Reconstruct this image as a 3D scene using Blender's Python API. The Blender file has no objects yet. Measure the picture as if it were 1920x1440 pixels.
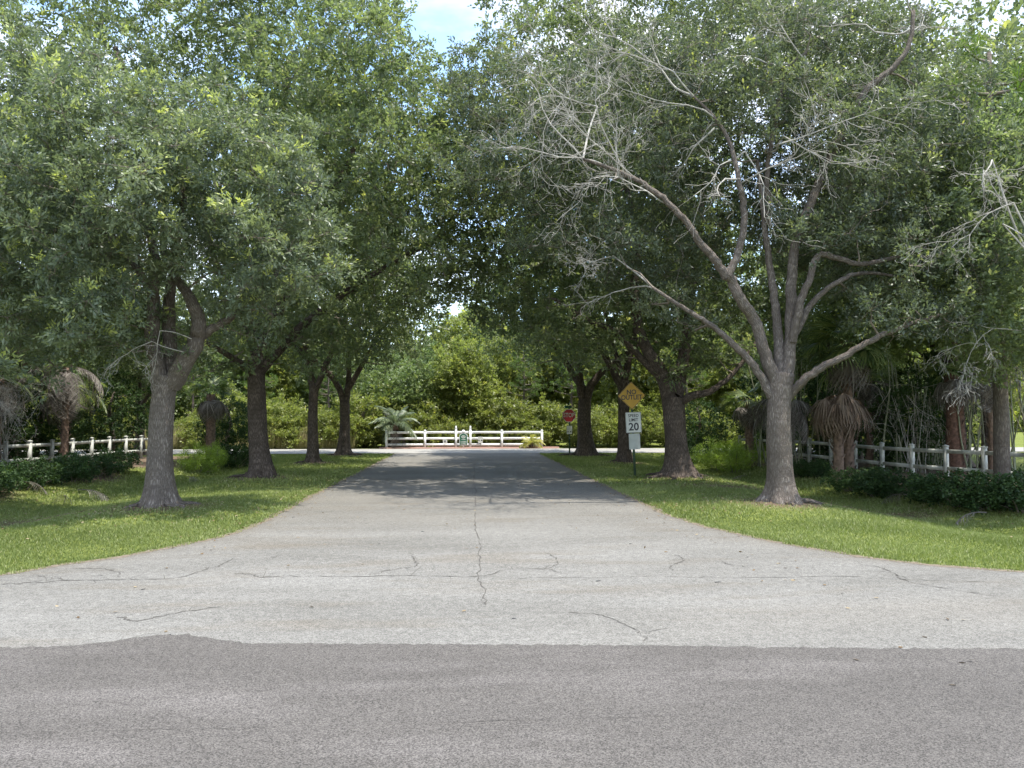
import bpy, math, random
import numpy as np
from mathutils import Vector, Matrix

# ------------------------------------------------------------------ camera, sky, sun, exposure
SC = bpy.context.scene
COL = SC.collection
R = math.radians
rng = np.random.default_rng(11)
random.seed(5)

CAM = np.array([-0.15, 0.0, 2.2])
FPX = 1400.0
YAW = math.atan(88 / 1400)
PITCH = math.atan(63 / 1400)
cam_data = bpy.data.cameras.new('camera')
cam_data.sensor_width = 36
cam_data.lens = 36 * FPX / 1920
cam_data.clip_end = 3000
cam = bpy.data.objects.new('camera', cam_data)
COL.objects.link(cam)
cam.location = CAM
cam.rotation_euler = (R(90) + PITCH, 0, -YAW)
SC.camera = cam

SUN_EL, SUN_AZ = R(72), R(128)          # azimuth measured from +Y towards +X: a high sun, right and a little behind the camera
sunv = Vector((math.sin(SUN_AZ) * math.cos(SUN_EL), math.cos(SUN_AZ) * math.cos(SUN_EL), math.sin(SUN_EL)))
w = bpy.data.worlds.new('World')
SC.world = w
w.use_nodes = True
nt = w.node_tree
nt.nodes.clear()
wo = nt.nodes.new('ShaderNodeOutputWorld')
bg = nt.nodes.new('ShaderNodeBackground')
sky = nt.nodes.new('ShaderNodeTexSky')
sky.sky_type = 'NISHITA'
sky.sun_disc = False
sky.sun_elevation = SUN_EL
sky.sun_rotation = SUN_AZ
sky.air_density = 1.0
sky.dust_density = 0.4
sky.ozone_density = 1.2
tc = nt.nodes.new('ShaderNodeTexCoord')
mp = nt.nodes.new('ShaderNodeMapping')
mp.inputs['Scale'].default_value = (1.6, 1.6, 4.0)
mp.inputs['Location'].default_value = (0.3, 0.2, 0.1)
cn = nt.nodes.new('ShaderNodeTexNoise')
cn.inputs['Scale'].default_value = 1.6
cn.inputs['Detail'].default_value = 7
cn.inputs['Roughness'].default_value = 0.55
cr = nt.nodes.new('ShaderNodeValToRGB')
cr.color_ramp.elements[0].position = 0.40
cr.color_ramp.elements[1].position = 0.72
mx = nt.nodes.new('ShaderNodeMix')
mx.data_type = 'RGBA'
mx.inputs['B'].default_value = (3.7, 3.55, 3.4, 1)
nt.links.new(tc.outputs['Generated'], mp.inputs['Vector'])
nt.links.new(mp.outputs['Vector'], cn.inputs['Vector'])
nt.links.new(cn.outputs['Fac'], cr.inputs['Fac'])
nt.links.new(cr.outputs['Color'], mx.inputs['Factor'])
nt.links.new(sky.outputs['Color'], mx.inputs['A'])
nt.links.new(mx.outputs['Result'], bg.inputs['Color'])
bg.inputs['Strength'].default_value = 0.15
nt.links.new(bg.outputs['Background'], wo.inputs['Surface'])

sl = bpy.data.lights.new('sun', 'SUN')
sl.energy = 2.25
sl.angle = R(0.5)
sl.color = (1.0, 0.955, 0.88)
so = bpy.data.objects.new('sun', sl)
COL.objects.link(so)
so.location = (0, 0, 40)
so.rotation_euler = sunv.to_track_quat('Z', 'Y').to_euler()

vs = SC.view_settings
vs.view_transform = 'Standard'
vs.look = 'None'
vs.gamma = 1
vs.use_curve_mapping = False
vs.exposure = 1.92
SC.cycles.max_bounces = 9
SC.cycles.diffuse_bounces = 7
SC.cycles.glossy_bounces = 2
SC.cycles.transmission_bounces = 4
SC.cycles.transparent_max_bounces = 8
SC.cycles.use_adaptive_sampling = True

# ------------------------------------------------------------------ picture-to-place helpers
_f = np.array([math.sin(YAW) * math.cos(PITCH), math.cos(YAW) * math.cos(PITCH), math.sin(PITCH)])
_r = np.array([math.cos(YAW), -math.sin(YAW), 0.0])
_u = np.cross(_r, _f)


def ray(px, py):
    return _f * FPX + _r * (px - 960) + _u * (720 - py)


def W(px, py, Y):
    d = ray(px, py)
    return CAM + d * ((Y - CAM[1]) / d[1])


def G(px, py, z=0.0):
    d = ray(px, py)
    return CAM + d * ((z - CAM[2]) / d[2])


def pix(P):
    v = P - CAM
    dz = v @ _f
    return np.stack([960 + FPX * (v @ _r) / dz, 720 - FPX * (v @ _u) / dz], -1)


# ------------------------------------------------------------------ object helpers
def empty(name, loc=(0, 0, 0), rz=0.0, s=1.0):
    o = bpy.data.objects.new(name, None)
    o.empty_display_size = 0.3
    o.location = loc
    o.rotation_euler = (0, 0, rz)
    o.scale = (s, s, s) if not hasattr(s, '__len__') else s
    COL.objects.link(o)
    return o


def tag(o, label=None, cat=None, group=None, kind=None):
    if label: o['label'] = label
    if cat: o['category'] = cat
    if group: o['group'] = group
    if kind: o['kind'] = kind
    return o


def put(name, mesh, parent=None, kind=None, loc=None, rot=None, s=None):
    o = bpy.data.objects.new(name, mesh)
    COL.objects.link(o)
    if parent is not None: o.parent = parent
    if kind: o['kind'] = kind
    if loc is not None: o.location = loc
    if rot is not None: o.rotation_euler = rot
    if s is not None: o.scale = (s, s, s) if not hasattr(s, '__len__') else s
    return o


def kids(o):
    return [c for c in bpy.data.objects if c.parent == o]


def copy_tree(src, parent=None, children=None):
    c = src.copy()
    COL.objects.link(c)
    c.parent = parent
    for ch in kids(src):
        copy_tree(ch, c)
    return c


def mesh_np(name, V, F4=None, F3=None, mat=None, tint=None, uv=None, smooth=False):
    V = np.asarray(V, dtype=np.float32).reshape(-1, 3)
    n4 = 0 if F4 is None else len(F4)
    n3 = 0 if F3 is None else len(F3)
    me = bpy.data.meshes.new(name)
    me.vertices.add(len(V))
    me.vertices.foreach_set('co', V.ravel())
    loops = []
    if n4: loops.append(np.asarray(F4, dtype=np.int32).ravel())
    if n3: loops.append(np.asarray(F3, dtype=np.int32).ravel())
    lp = np.concatenate(loops)
    me.loops.add(len(lp))
    me.loops.foreach_set('vertex_index', lp)
    me.polygons.add(n4 + n3)
    st = np.concatenate([np.arange(n4) * 4, n4 * 4 + np.arange(n3) * 3]).astype(np.int32)
    me.polygons.foreach_set('loop_start', st)
    if smooth:
        me.polygons.foreach_set('use_smooth', np.ones(n4 + n3, dtype=bool))
    if tint is not None:
        a = me.attributes.new('tint', 'FLOAT', 'FACE')
        a.data.foreach_set('value', np.asarray(tint, dtype=np.float32))
    if uv is not None:
        l = me.uv_layers.new(name='UVMap')
        l.data.foreach_set('uv', np.asarray(uv, dtype=np.float32)[lp].ravel())
    me.update(calc_edges=True)
    if mat: me.materials.append(mat)
    return me


class MB:
    """collects pieces of one mesh"""
    def __init__(s):
        s.V, s.F4, s.F3, s.UV, s.T4, s.T3, s.n = [], [], [], [], [], [], 0

    def add(s, V, F4=None, F3=None, uv=None, tint=0.5):
        V = np.asarray(V, dtype=float).reshape(-1, 3)
        s.V.append(V)
        s.UV.append(np.zeros((len(V), 2)) if uv is None else uv)
        if F4 is not None and len(F4):
            s.F4.append(np.asarray(F4) + s.n); s.T4.append(np.full(len(F4), tint) if np.isscalar(tint) else tint)
        if F3 is not None and len(F3):
            s.F3.append(np.asarray(F3) + s.n); s.T3.append(np.full(len(F3), tint) if np.isscalar(tint) else tint)
        s.n += len(V)
        return s

    def box(s, lo, hi):
        x0, y0, z0 = lo; x1, y1, z1 = hi
        V = [(x0, y0, z0), (x1, y0, z0), (x1, y1, z0), (x0, y1, z0), (x0, y0, z1), (x1, y0, z1), (x1, y1, z1), (x0, y1, z1)]
        F = [(0, 3, 2, 1), (4, 5, 6, 7), (0, 1, 5, 4), (1, 2, 6, 5), (2, 3, 7, 6), (3, 0, 4, 7)]
        return s.add(V, F)

    def tube(s, P, Rr, k=8, bump=0.0, flare=None, closed=True):
        P = np.asarray(P, dtype=float)
        n = len(P)
        Rr = np.asarray(Rr, dtype=float) * np.ones(n)
        T = np.gradient(P, axis=0)
        T /= np.linalg.norm(T, axis=1)[:, None] + 1e-9
        ref = np.array([1.0, 0, 0]) if abs(T[0, 0]) < 0.9 else np.array([0, 1.0, 0])
        a = np.cross(T[0], ref); a /= np.linalg.norm(a)
        A = [a]
        for i in range(1, n):
            a = A[-1] - T[i] * (A[-1] @ T[i])
            a /= np.linalg.norm(a) + 1e-9
            A.append(a)
        A = np.array(A)
        B = np.cross(T, A)
        ang = np.linspace(0, 2 * math.pi, k, endpoint=False)
        seg = np.concatenate([[0], np.cumsum(np.linalg.norm(np.diff(P, axis=0), axis=1))])
        rad = Rr[:, None] * np.ones((n, k))
        if bump:
            ph = rng.uniform(0, 6.28, 8)
            L = seg[:, None]
            rad = rad * (1 + bump * (0.6 * np.sin(2 * ang[None] + ph[0] + 1.1 * L) + 0.5 * np.sin(3 * ang[None] + ph[1] - 1.7 * L)
                                     + 0.45 * np.sin(5 * ang[None] + ph[2] + 0.9 * L) + 0.35 * np.sin(3.1 * L + ph[3])
                                     + 0.3 * np.sin(7 * ang[None] + ph[5] + 2.3 * L)))
        if flare is not None:
            z = P[:, 2][:, None] - flare[0]
            ph = rng.uniform(0, 6.28, 3)
            lob = 0.55 + 0.30 * np.cos(5 * ang[None] + ph[0]) + 0.22 * np.cos(3 * ang[None] + ph[1]) + 0.14 * np.cos(9 * ang[None] + ph[2])
            rad = rad * (1 + flare[1] * np.exp(-np.clip(z, 0, 9) / 0.30) * lob + 0.10 * np.exp(-np.clip(z, 0, 9) / 0.8))
        V = P[:, None, :] + rad[:, :, None] * (np.cos(ang)[None, :, None] * A[:, None, :] + np.sin(ang)[None, :, None] * B[:, None, :])
        V = V.reshape(-1, 3)
        i = np.arange(n - 1)[:, None] * k
        j = np.arange(k)[None]
        j2 = (j + 1) % k
        F = np.stack([i + j, i + j2, i + k + j2, i + k + j], -1).reshape(-1, 4)
        uv = np.stack([np.broadcast_to(np.abs(ang - math.pi)[None] * Rr[:, None], (n, k)), np.broadcast_to(seg[:, None], (n, k))], -1).reshape(-1, 2)
        F3 = None
        if closed:
            F3 = [(((n - 1) * k), (n - 1) * k + q, (n - 1) * k + q + 1) for q in range(1, k - 1)]
        return s.add(V, F, F3, uv)

    def strip(s, P, Wd, N, tint=0.5):
        """ribbon along P with half-width Wd, side direction N x tangent"""
        P = np.asarray(P, dtype=float); n = len(P)
        T = np.gradient(P, axis=0)
        S = np.cross(T, np.asarray(N, dtype=float)); S /= np.linalg.norm(S, axis=1)[:, None] + 1e-9
        Wd = np.asarray(Wd) * np.ones(n)
        V = np.concatenate([P + S * Wd[:, None], P - S * Wd[:, None]])
        F = [(i, i + 1, n + i + 1, n + i) for i in range(n - 1)]
        return s.add(V, F, tint=tint)

    def mesh(s, name, mat, smooth=False, tint=False):
        F4 = np.concatenate(s.F4) if s.F4 else None
        F3 = np.concatenate(s.F3) if s.F3 else None
        t = np.concatenate(s.T4 + s.T3) if tint else None
        return mesh_np(name, np.concatenate(s.V), F4, F3, mat, t, np.concatenate(s.UV), smooth)


def spline(P, m=6):
    """Catmull-Rom through the points"""
    P = np.asarray(P, dtype=float)
    Q = np.vstack([2 * P[0] - P[1], P, 2 * P[-1] - P[-2]])
    out = []
    for i in range(1, len(Q) - 2):
        t = np.linspace(0, 1, m, endpoint=False)[:, None]
        a, b, c, d = Q[i - 1], Q[i], Q[i + 1], Q[i + 2]
        out.append(0.5 * (2 * b + (c - a) * t + (2 * a - 5 * b + 4 * c - d) * t ** 2 + (-a + 3 * b - 3 * c + d) * t ** 3))
    out.append(P[-1:])
    return np.vstack(out)


def unit(v):
    return v / (np.linalg.norm(v, axis=-1, keepdims=True) + 1e-9)


# ------------------------------------------------------------------ materials
def new_mat(name):
    m = bpy.data.materials.new(name)
    m.use_nodes = True
    n = m.node_tree
    n.nodes.clear()
    return m, n, n.nodes, n.links


def N(ns, t, **kw):
    o = ns.new(t)
    for k, v in kw.items():
        if k in o.inputs: o.inputs[k].default_value = v
        else: setattr(o, k, v)
    return o


def ramp(ns, pts):
    o = ns.new('ShaderNodeValToRGB')
    e = o.color_ramp.elements
    while len(e) < len(pts): e.new(0.5)
    for q, (p, c) in zip(e, pts):
        q.position = p
        q.color = (c[0], c[1], c[2], 1) if hasattr(c, '__len__') else (c, c, c, 1)
    return o


def flat(name, col, rough=0.6, var=0.12, scale=6.0, metal=0.0, bump=0.0):
    m, n, ns, ln = new_mat(name)
    out = N(ns, 'ShaderNodeOutputMaterial')
    b = N(ns, 'ShaderNodeBsdfPrincipled', Roughness=rough, Metallic=metal)
    t = N(ns, 'ShaderNodeTexCoord')
    no = N(ns, 'ShaderNodeTexNoise', Scale=scale, Detail=5.0)
    c0 = [c * (1 - var) for c in col]; c1 = [min(1, c * (1 + var)) for c in col]
    rp = ramp(ns, [(0.3, c0), (0.7, c1)])
    ln.new(t.outputs['Object'], no.inputs['Vector'])
    ln.new(no.outputs['Fac'], rp.inputs['Fac'])
    ln.new(rp.outputs['Color'], b.inputs['Base Color'])
    if bump:
        bp = N(ns, 'ShaderNodeBump', Strength=bump, Distance=0.01)
        ln.new(no.outputs['Fac'], bp.inputs['Height'])
        ln.new(bp.outputs['Normal'], b.inputs['Normal'])
    ln.new(b.outputs['BSDF'], out.inputs['Surface'])
    return m


def leaf_mat(name, pts, trans=0.40, rough=0.45, spec=0.5, tcol=(1.4, 1.5, 0.85)):
    """tint attribute (0..2) -> leaf colour, reflecting and letting light through"""
    m, n, ns, ln = new_mat(name)
    out = N(ns, 'ShaderNodeOutputMaterial')
    at = N(ns, 'ShaderNodeAttribute', attribute_name='tint')
    mu = N(ns, 'ShaderNodeMath', operation='MULTIPLY'); mu.inputs[1].default_value = 0.5
    oi = N(ns, 'ShaderNodeObjectInfo')
    rp = ramp(ns, pts)
    hs = N(ns, 'ShaderNodeHueSaturation')
    mr = N(ns, 'ShaderNodeMapRange'); mr.inputs['To Min'].default_value = 0.85; mr.inputs['To Max'].default_value = 1.18
    ln.new(oi.outputs['Random'], mr.inputs['Value'])
    ln.new(mr.outputs['Result'], hs.inputs['Value'])
    ln.new(at.outputs['Fac'], mu.inputs[0])
    ln.new(mu.outputs[0], rp.inputs['Fac'])
    ln.new(rp.outputs['Color'], hs.inputs['Color'])
    b = N(ns, 'ShaderNodeBsdfPrincipled', Roughness=rough)
    b.inputs['Specular IOR Level'].default_value = spec
    ln.new(hs.outputs['Color'], b.inputs['Base Color'])
    tl = N(ns, 'ShaderNodeBsdfTranslucent')
    vm = N(ns, 'ShaderNodeVectorMath', operation='MULTIPLY'); vm.inputs[1].default_value = tcol
    ln.new(hs.outputs['Color'], vm.inputs[0])
    ln.new(vm.outputs[0], tl.inputs['Color'])
    mixs = N(ns, 'ShaderNodeMixShader', Fac=trans)
    ln.new(b.outputs['BSDF'], mixs.inputs[1]); ln.new(tl.outputs['BSDF'], mixs.inputs[2])
    ln.new(mixs.outputs[0], out.inputs['Surface'])
    return m


M = {}
M['oak'] = leaf_mat('oak_leaf', [(0.0, (0.082, 0.107, 0.075)), (0.25, (0.128, 0.157, 0.099)), (0.5, (0.191, 0.222, 0.133)), (0.75, (0.344, 0.385, 0.136)), (1.0, (0.511, 0.513, 0.150))])
M['oak_far'] = leaf_mat('oak_far_leaf', [(0.0, (0.093, 0.122, 0.070)), (0.25, (0.148, 0.185, 0.095)), (0.5, (0.220, 0.251, 0.128)), (0.75, (0.345, 0.370, 0.146)), (1.0, (0.534, 0.502, 0.185))], trans=0.48)
M['wood_leaf'] = leaf_mat('bright_leaf', [(0.0, (0.131, 0.159, 0.046)), (0.5, (0.241, 0.264, 0.076)), (1.0, (0.442, 0.411, 0.092))], trans=0.48)
M['blue_leaf'] = leaf_mat('cool_leaf', [(0.0, (0.098, 0.138, 0.055)), (0.5, (0.180, 0.225, 0.085)), (1.0, (0.300, 0.325, 0.110))], trans=0.38)
M['dark_leaf'] = leaf_mat('hedge_leaf', [(0.0, (0.025, 0.05, 0.018)), (0.5, (0.05, 0.09, 0.025)), (1.0, (0.11, 0.16, 0.04))], trans=0.25, rough=.6, spec=.25)
M['lime_leaf'] = leaf_mat('lime_leaf', [(0.0, (0.15, 0.22, 0.035)), (0.5, (0.26, 0.35, 0.055)), (1.0, (0.40, 0.47, 0.07))], trans=0.4)
M['needle'] = leaf_mat('pine_needle', [(0.0, (0.075, 0.13, 0.025)), (0.5, (0.13, 0.20, 0.035)), (1.0, (0.22, 0.28, 0.05))], trans=0.35)
M['frond'] = leaf_mat('palm_frond', [(0.0, (0.06, 0.10, 0.035)), (0.5, (0.12, 0.17, 0.06)), (1.0, (0.25, 0.28, 0.10))], trans=0.3)
M['frond_blue'] = leaf_mat('silver_frond', [(0.0, (0.090, 0.120, 0.075)), (0.5, (0.150, 0.195, 0.120)), (1.0, (0.255, 0.285, 0.150))], trans=0.25, tcol=(1.1, 1.2, 0.8))
M['frond_yellow'] = leaf_mat('yellowing_frond', [(0.0, (0.2, 0.22, 0.06)), (0.5, (0.33, 0.32, 0.09)), (1.0, (0.5, 0.45, 0.15))], trans=0.3)
M['frond_dead'] = leaf_mat('dead_frond', [(0.0, (0.083, 0.075, 0.068)), (0.5, (0.165, 0.146, 0.128)), (1.0, (0.285, 0.259, 0.232))], trans=0.12, rough=0.8, spec=0.2, tcol=(1, .95, .8))
M['frond_brown'] = leaf_mat('brown_frond', [(0.0, (0.096, 0.066, 0.049)), (0.5, (0.176, 0.128, 0.098)), (1.0, (0.288, 0.224, 0.178))], trans=0.15, rough=0.8, spec=0.2, tcol=(1, .9, .7))
M['litter'] = leaf_mat('leaf_litter', [(0.0, (0.10, 0.065, 0.035)), (0.5, (0.19, 0.135, 0.075)), (1.0, (0.32, 0.26, 0.16))], trans=0.1, rough=0.8, spec=0.2, tcol=(1, .9, .7))
M['reed'] = leaf_mat('dry_reed', [(0.0, (0.28, 0.26, 0.12)), (0.5, (0.40, 0.35, 0.18)), (1.0, (0.5, 0.45, 0.26))], trans=0.2, rough=0.8, spec=0.2, tcol=(1, .9, .7))
M['grass'] = leaf_mat('grass_blade', [(0.0, (0.111, 0.141, 0.038)), (0.4, (0.184, 0.218, 0.068)), (0.75, (0.276, 0.300, 0.114)), (1.0, (0.368, 0.349, 0.216))], trans=0.3, rough=0.5, spec=0.3, tcol=(1.2, 1.4, 0.6))


def bark(name, c0, c1, c2, scale=1.0, depth=0.03):
    m, n, ns, ln = new_mat(name)
    out = N(ns, 'ShaderNodeOutputMaterial')
    b = N(ns, 'ShaderNodeBsdfPrincipled', Roughness=0.92)
    b.inputs['Specular IOR Level'].default_value = 0.2
    uv = N(ns, 'ShaderNodeUVMap')
    mp = N(ns, 'ShaderNodeMapping'); mp.inputs['Scale'].default_value = (34 * scale, 5.5 * scale, 1)
    n1 = N(ns, 'ShaderNodeTexNoise', Scale=2.5, Detail=3.0)
    ad = N(ns, 'ShaderNodeVectorMath', operation='ADD')
    sc = N(ns, 'ShaderNodeVectorMath', operation='SCALE'); sc.inputs['Scale'].default_value = 1.3
    vo = N(ns, 'ShaderNodeTexVoronoi', feature='DISTANCE_TO_EDGE', Scale=1.0)
    tco = N(ns, 'ShaderNodeTexCoord')
    n2 = N(ns, 'ShaderNodeTexNoise', Scale=2.2, Detail=6.0, Roughness=0.65)
    n3 = N(ns, 'ShaderNodeTexNoise', Scale=45.0, Detail=4.0)
    ln.new(uv.outputs['UV'], mp.inputs['Vector'])
    ln.new(mp.outputs['Vector'], n1.inputs['Vector'])
    ln.new(n1.outputs['Color'], sc.inputs[0])
    ln.new(mp.outputs['Vector'], ad.inputs[0]); ln.new(sc.outputs[0], ad.inputs[1])
    ln.new(ad.outputs[0], vo.inputs['Vector'])
    ln.new(tco.outputs['Object'], n2.inputs['Vector'])
    ln.new(tco.outputs['Object'], n3.inputs['Vector'])
    r1 = ramp(ns, [(0.0, 0.0), (0.42, 1.0)])
    ln.new(vo.outputs['Distance'], r1.inputs['Fac'])
    r2 = ramp(ns, [(0.30, [c * .8 for c in c1]), (0.5, c2), (0.68, [c * 1.3 for c in c2])])
    ln.new(n2.outputs['Fac'], r2.inputs['Fac'])
    mx = N(ns, 'ShaderNodeMix', data_type='RGBA')
    mx.inputs['A'].default_value = (*c0, 1)
    ln.new(r1.outputs['Color'], mx.inputs['Factor'])
    ln.new(r2.outputs['Color'], mx.inputs['B'])
    ma = N(ns, 'ShaderNodeMath', operation='MULTIPLY_ADD'); ma.inputs[1].default_value = 0.35
    ln.new(n3.outputs['Fac'], ma.inputs[0]); ln.new(r1.outputs['Color'], ma.inputs[2])
    bp = N(ns, 'ShaderNodeBump', Strength=0.9, Distance=depth)
    ln.new(ma.outputs[0], bp.inputs['Height'])
    ln.new(bp.outputs['Normal'], b.inputs['Normal'])
    ln.new(mx.outputs['Result'], b.inputs['Base Color'])
    ln.new(b.outputs['BSDF'], out.inputs['Surface'])
    return m


M['bark'] = bark('oak_bark', (0.115, 0.093, 0.076), (0.23, 0.192, 0.16), (0.32, 0.275, 0.232))
M['bark_shaded'] = bark('shaded_bark', (0.06, 0.046, 0.037), (0.14, 0.105, 0.085), (0.22, 0.175, 0.145))  # oak bark again, with the darkness of shaded trunks put into the colour
M['twig'] = flat('twig_bark', (0.17, 0.14, 0.11), 0.9, 0.3, 3)
M['dead'] = flat('dead_wood', (0.34, 0.32, 0.28), 0.9, 0.28, 5)
M['palm_bark'] = flat('palm_bark', (0.17, 0.115, 0.085), 0.95, 0.45, 9, bump=0.5)
M['palm_bark_red'] = flat('red_palm_bark', (0.13, 0.072, 0.052), 0.95, 0.45, 9, bump=0.5)
M['cane'] = flat('cane_stem', (0.20, 0.21, 0.13), 0.6, 0.4, 3)
M['vinyl'] = flat('white_vinyl', (0.76, 0.77, 0.76), 0.45, 0.06, 3)
M['vinyl_old'] = flat('mildewed_vinyl', (0.40, 0.405, 0.365), 0.6, 0.42, 2.5)
M['crackfill'] = flat('crack_soil', (0.08, 0.073, 0.062), 0.95, 0.35, 30)
M['edge_soil'] = flat('edge_soil', (0.15, 0.12, 0.085), 0.95, 0.45, 14)
M['mulch'] = flat('red_mulch', (0.21, 0.12, 0.09), 0.95, 0.45, 30, bump=1.0)
M['sign_yellow'] = flat('sign_yellow', (0.44, 0.255, 0.02), 0.5, 0.1, 4)
M['sign_white'] = flat('sign_white', (0.56, 0.57, 0.53), 0.5, 0.08, 5)
M['sign_red'] = flat('sign_red', (0.42, 0.025, 0.03), 0.45, 0.12, 5)
M['sign_green'] = flat('sign_green', (0.015, 0.11, 0.06), 0.5, 0.12, 5)
M['sign_black'] = flat('sign_black', (0.025, 0.025, 0.03), 0.5, 0.1, 5)
M['sign_back'] = flat('bare_sign_metal', (0.38, 0.40, 0.37), 0.55, 0.12, 4, metal=0.25)
M['post_green'] = flat('green_post', (0.05, 0.085, 0.05), 0.6, 0.2, 6)


def paving(name, c_dark, c_light, agg, patch, stain, agg_scale=150.0, bumpd=0.006, attr=False):
    m, n, ns, ln = new_mat(name)
    out = N(ns, 'ShaderNodeOutputMaterial')
    b = N(ns, 'ShaderNodeBsdfPrincipled', Roughness=0.9)
    b.inputs['Specular IOR Level'].default_value = 0.25
    t = N(ns, 'ShaderNodeTexCoord')
    mpl = N(ns, 'ShaderNodeMapping'); mpl.inputs['Scale'].default_value = (0.16, 0.5, 1)
    nl = N(ns, 'ShaderNodeTexNoise', Scale=1.3, Detail=7.0, Roughness=0.62)
    nm = N(ns, 'ShaderNodeTexNoise', Scale=9.0, Detail=6.0, Roughness=0.7)
    ms = N(ns, 'ShaderNodeMapping'); ms.inputs['Scale'].default_value = (0.3, 1.1, 1); ms.inputs['Location'].default_value = (3.7, 1.3, 0)
    nst = N(ns, 'ShaderNodeTexNoise', Scale=0.9, Detail=5.0, Roughness=0.6)
    vo = N(ns, 'ShaderNodeTexVoronoi', Scale=agg_scale)
    ln.new(t.outputs['Object'], mpl.inputs['Vector']); ln.new(mpl.outputs[0], nl.inputs['Vector'])
    ln.new(t.outputs['Object'], nm.inputs['Vector'])
    ln.new(t.outputs['Object'], ms.inputs['Vector']); ln.new(ms.outputs[0], nst.inputs['Vector'])
    ln.new(t.outputs['Object'], vo.inputs['Vector'])
    r = ramp(ns, [(0.3, c_dark), (0.7, c_light)])
    ln.new(nl.outputs['Fac'], r.inputs['Fac'])
    # worn patches
    r1 = ramp(ns, [(0.35, 1 - patch), (0.65, 1 + patch * 0.5)])
    ln.new(nm.outputs['Fac'], r1.inputs['Fac'])
    m1 = N(ns, 'ShaderNodeMix', data_type='RGBA', blend_type='MULTIPLY'); m1.inputs['Factor'].default_value = 1
    ln.new(r.outputs['Color'], m1.inputs['A']); ln.new(r1.outputs['Color'], m1.inputs['B'])
    # brown stains
    r2 = ramp(ns, [(0.52, 0.0), (0.70, 0.62)])
    ln.new(nst.outputs['Fac'], r2.inputs['Fac'])
    m2 = N(ns, 'ShaderNodeMix', data_type='RGBA'); m2.inputs['B'].default_value = (*stain, 1)
    if attr:      # brown canopy shade put into the colour with tannin stain, algae along the edges
        at = N(ns, 'ShaderNodeAttribute', attribute_name='grime_shade')
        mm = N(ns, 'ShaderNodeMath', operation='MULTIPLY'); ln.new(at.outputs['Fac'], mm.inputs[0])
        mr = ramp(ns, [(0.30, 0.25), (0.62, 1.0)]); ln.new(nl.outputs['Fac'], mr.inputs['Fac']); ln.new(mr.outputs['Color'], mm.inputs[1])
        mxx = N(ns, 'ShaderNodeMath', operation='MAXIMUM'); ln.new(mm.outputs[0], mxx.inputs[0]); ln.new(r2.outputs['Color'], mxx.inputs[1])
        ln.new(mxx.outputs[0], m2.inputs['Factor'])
    else:
        ln.new(r2.outputs['Color'], m2.inputs['Factor'])
    ln.new(m1.outputs['Result'], m2.inputs['A'])
    # stones of the aggregate
    sh = N(ns, 'ShaderNodeSeparateColor')
    ln.new(vo.outputs['Color'], sh.inputs['Color'])
    r3 = ramp(ns, [(0.0, 1 - agg), (0.5, 1.0), (1.0, 1 + agg)])
    ln.new(sh.outputs[0], r3.inputs['Fac'])
    m3 = N(ns, 'ShaderNodeMix', data_type='RGBA', blend_type='MULTIPLY'); m3.inputs['Factor'].default_value = 1
    ln.new(m2.outputs['Result'], m3.inputs['A']); ln.new(r3.outputs['Color'], m3.inputs['B'])
    ln.new(m3.outputs['Result'], b.inputs['Base Color'])
    bp = N(ns, 'ShaderNodeBump', Strength=0.8, Distance=bumpd)
    ln.new(sh.outputs[1], bp.inputs['Height'])
    ln.new(bp.outputs['Normal'], b.inputs['Normal'])
    ln.new(b.outputs['BSDF'], out.inputs['Surface'])
    return m


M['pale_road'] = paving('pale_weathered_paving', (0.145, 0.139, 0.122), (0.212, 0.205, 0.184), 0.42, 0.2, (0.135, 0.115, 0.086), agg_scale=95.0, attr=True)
M['asphalt'] = paving('grey_asphalt', (0.085, 0.078, 0.069), (0.109, 0.100, 0.089), 0.6, 0.08, (0.155, 0.142, 0.13), agg_scale=120.0)
M['far_road'] = paving('far_road_paving', (0.25, 0.24, 0.215), (0.31, 0.30, 0.27), 0.2, 0.1, (0.32, 0.28, 0.23), agg_scale=40.0)


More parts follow.
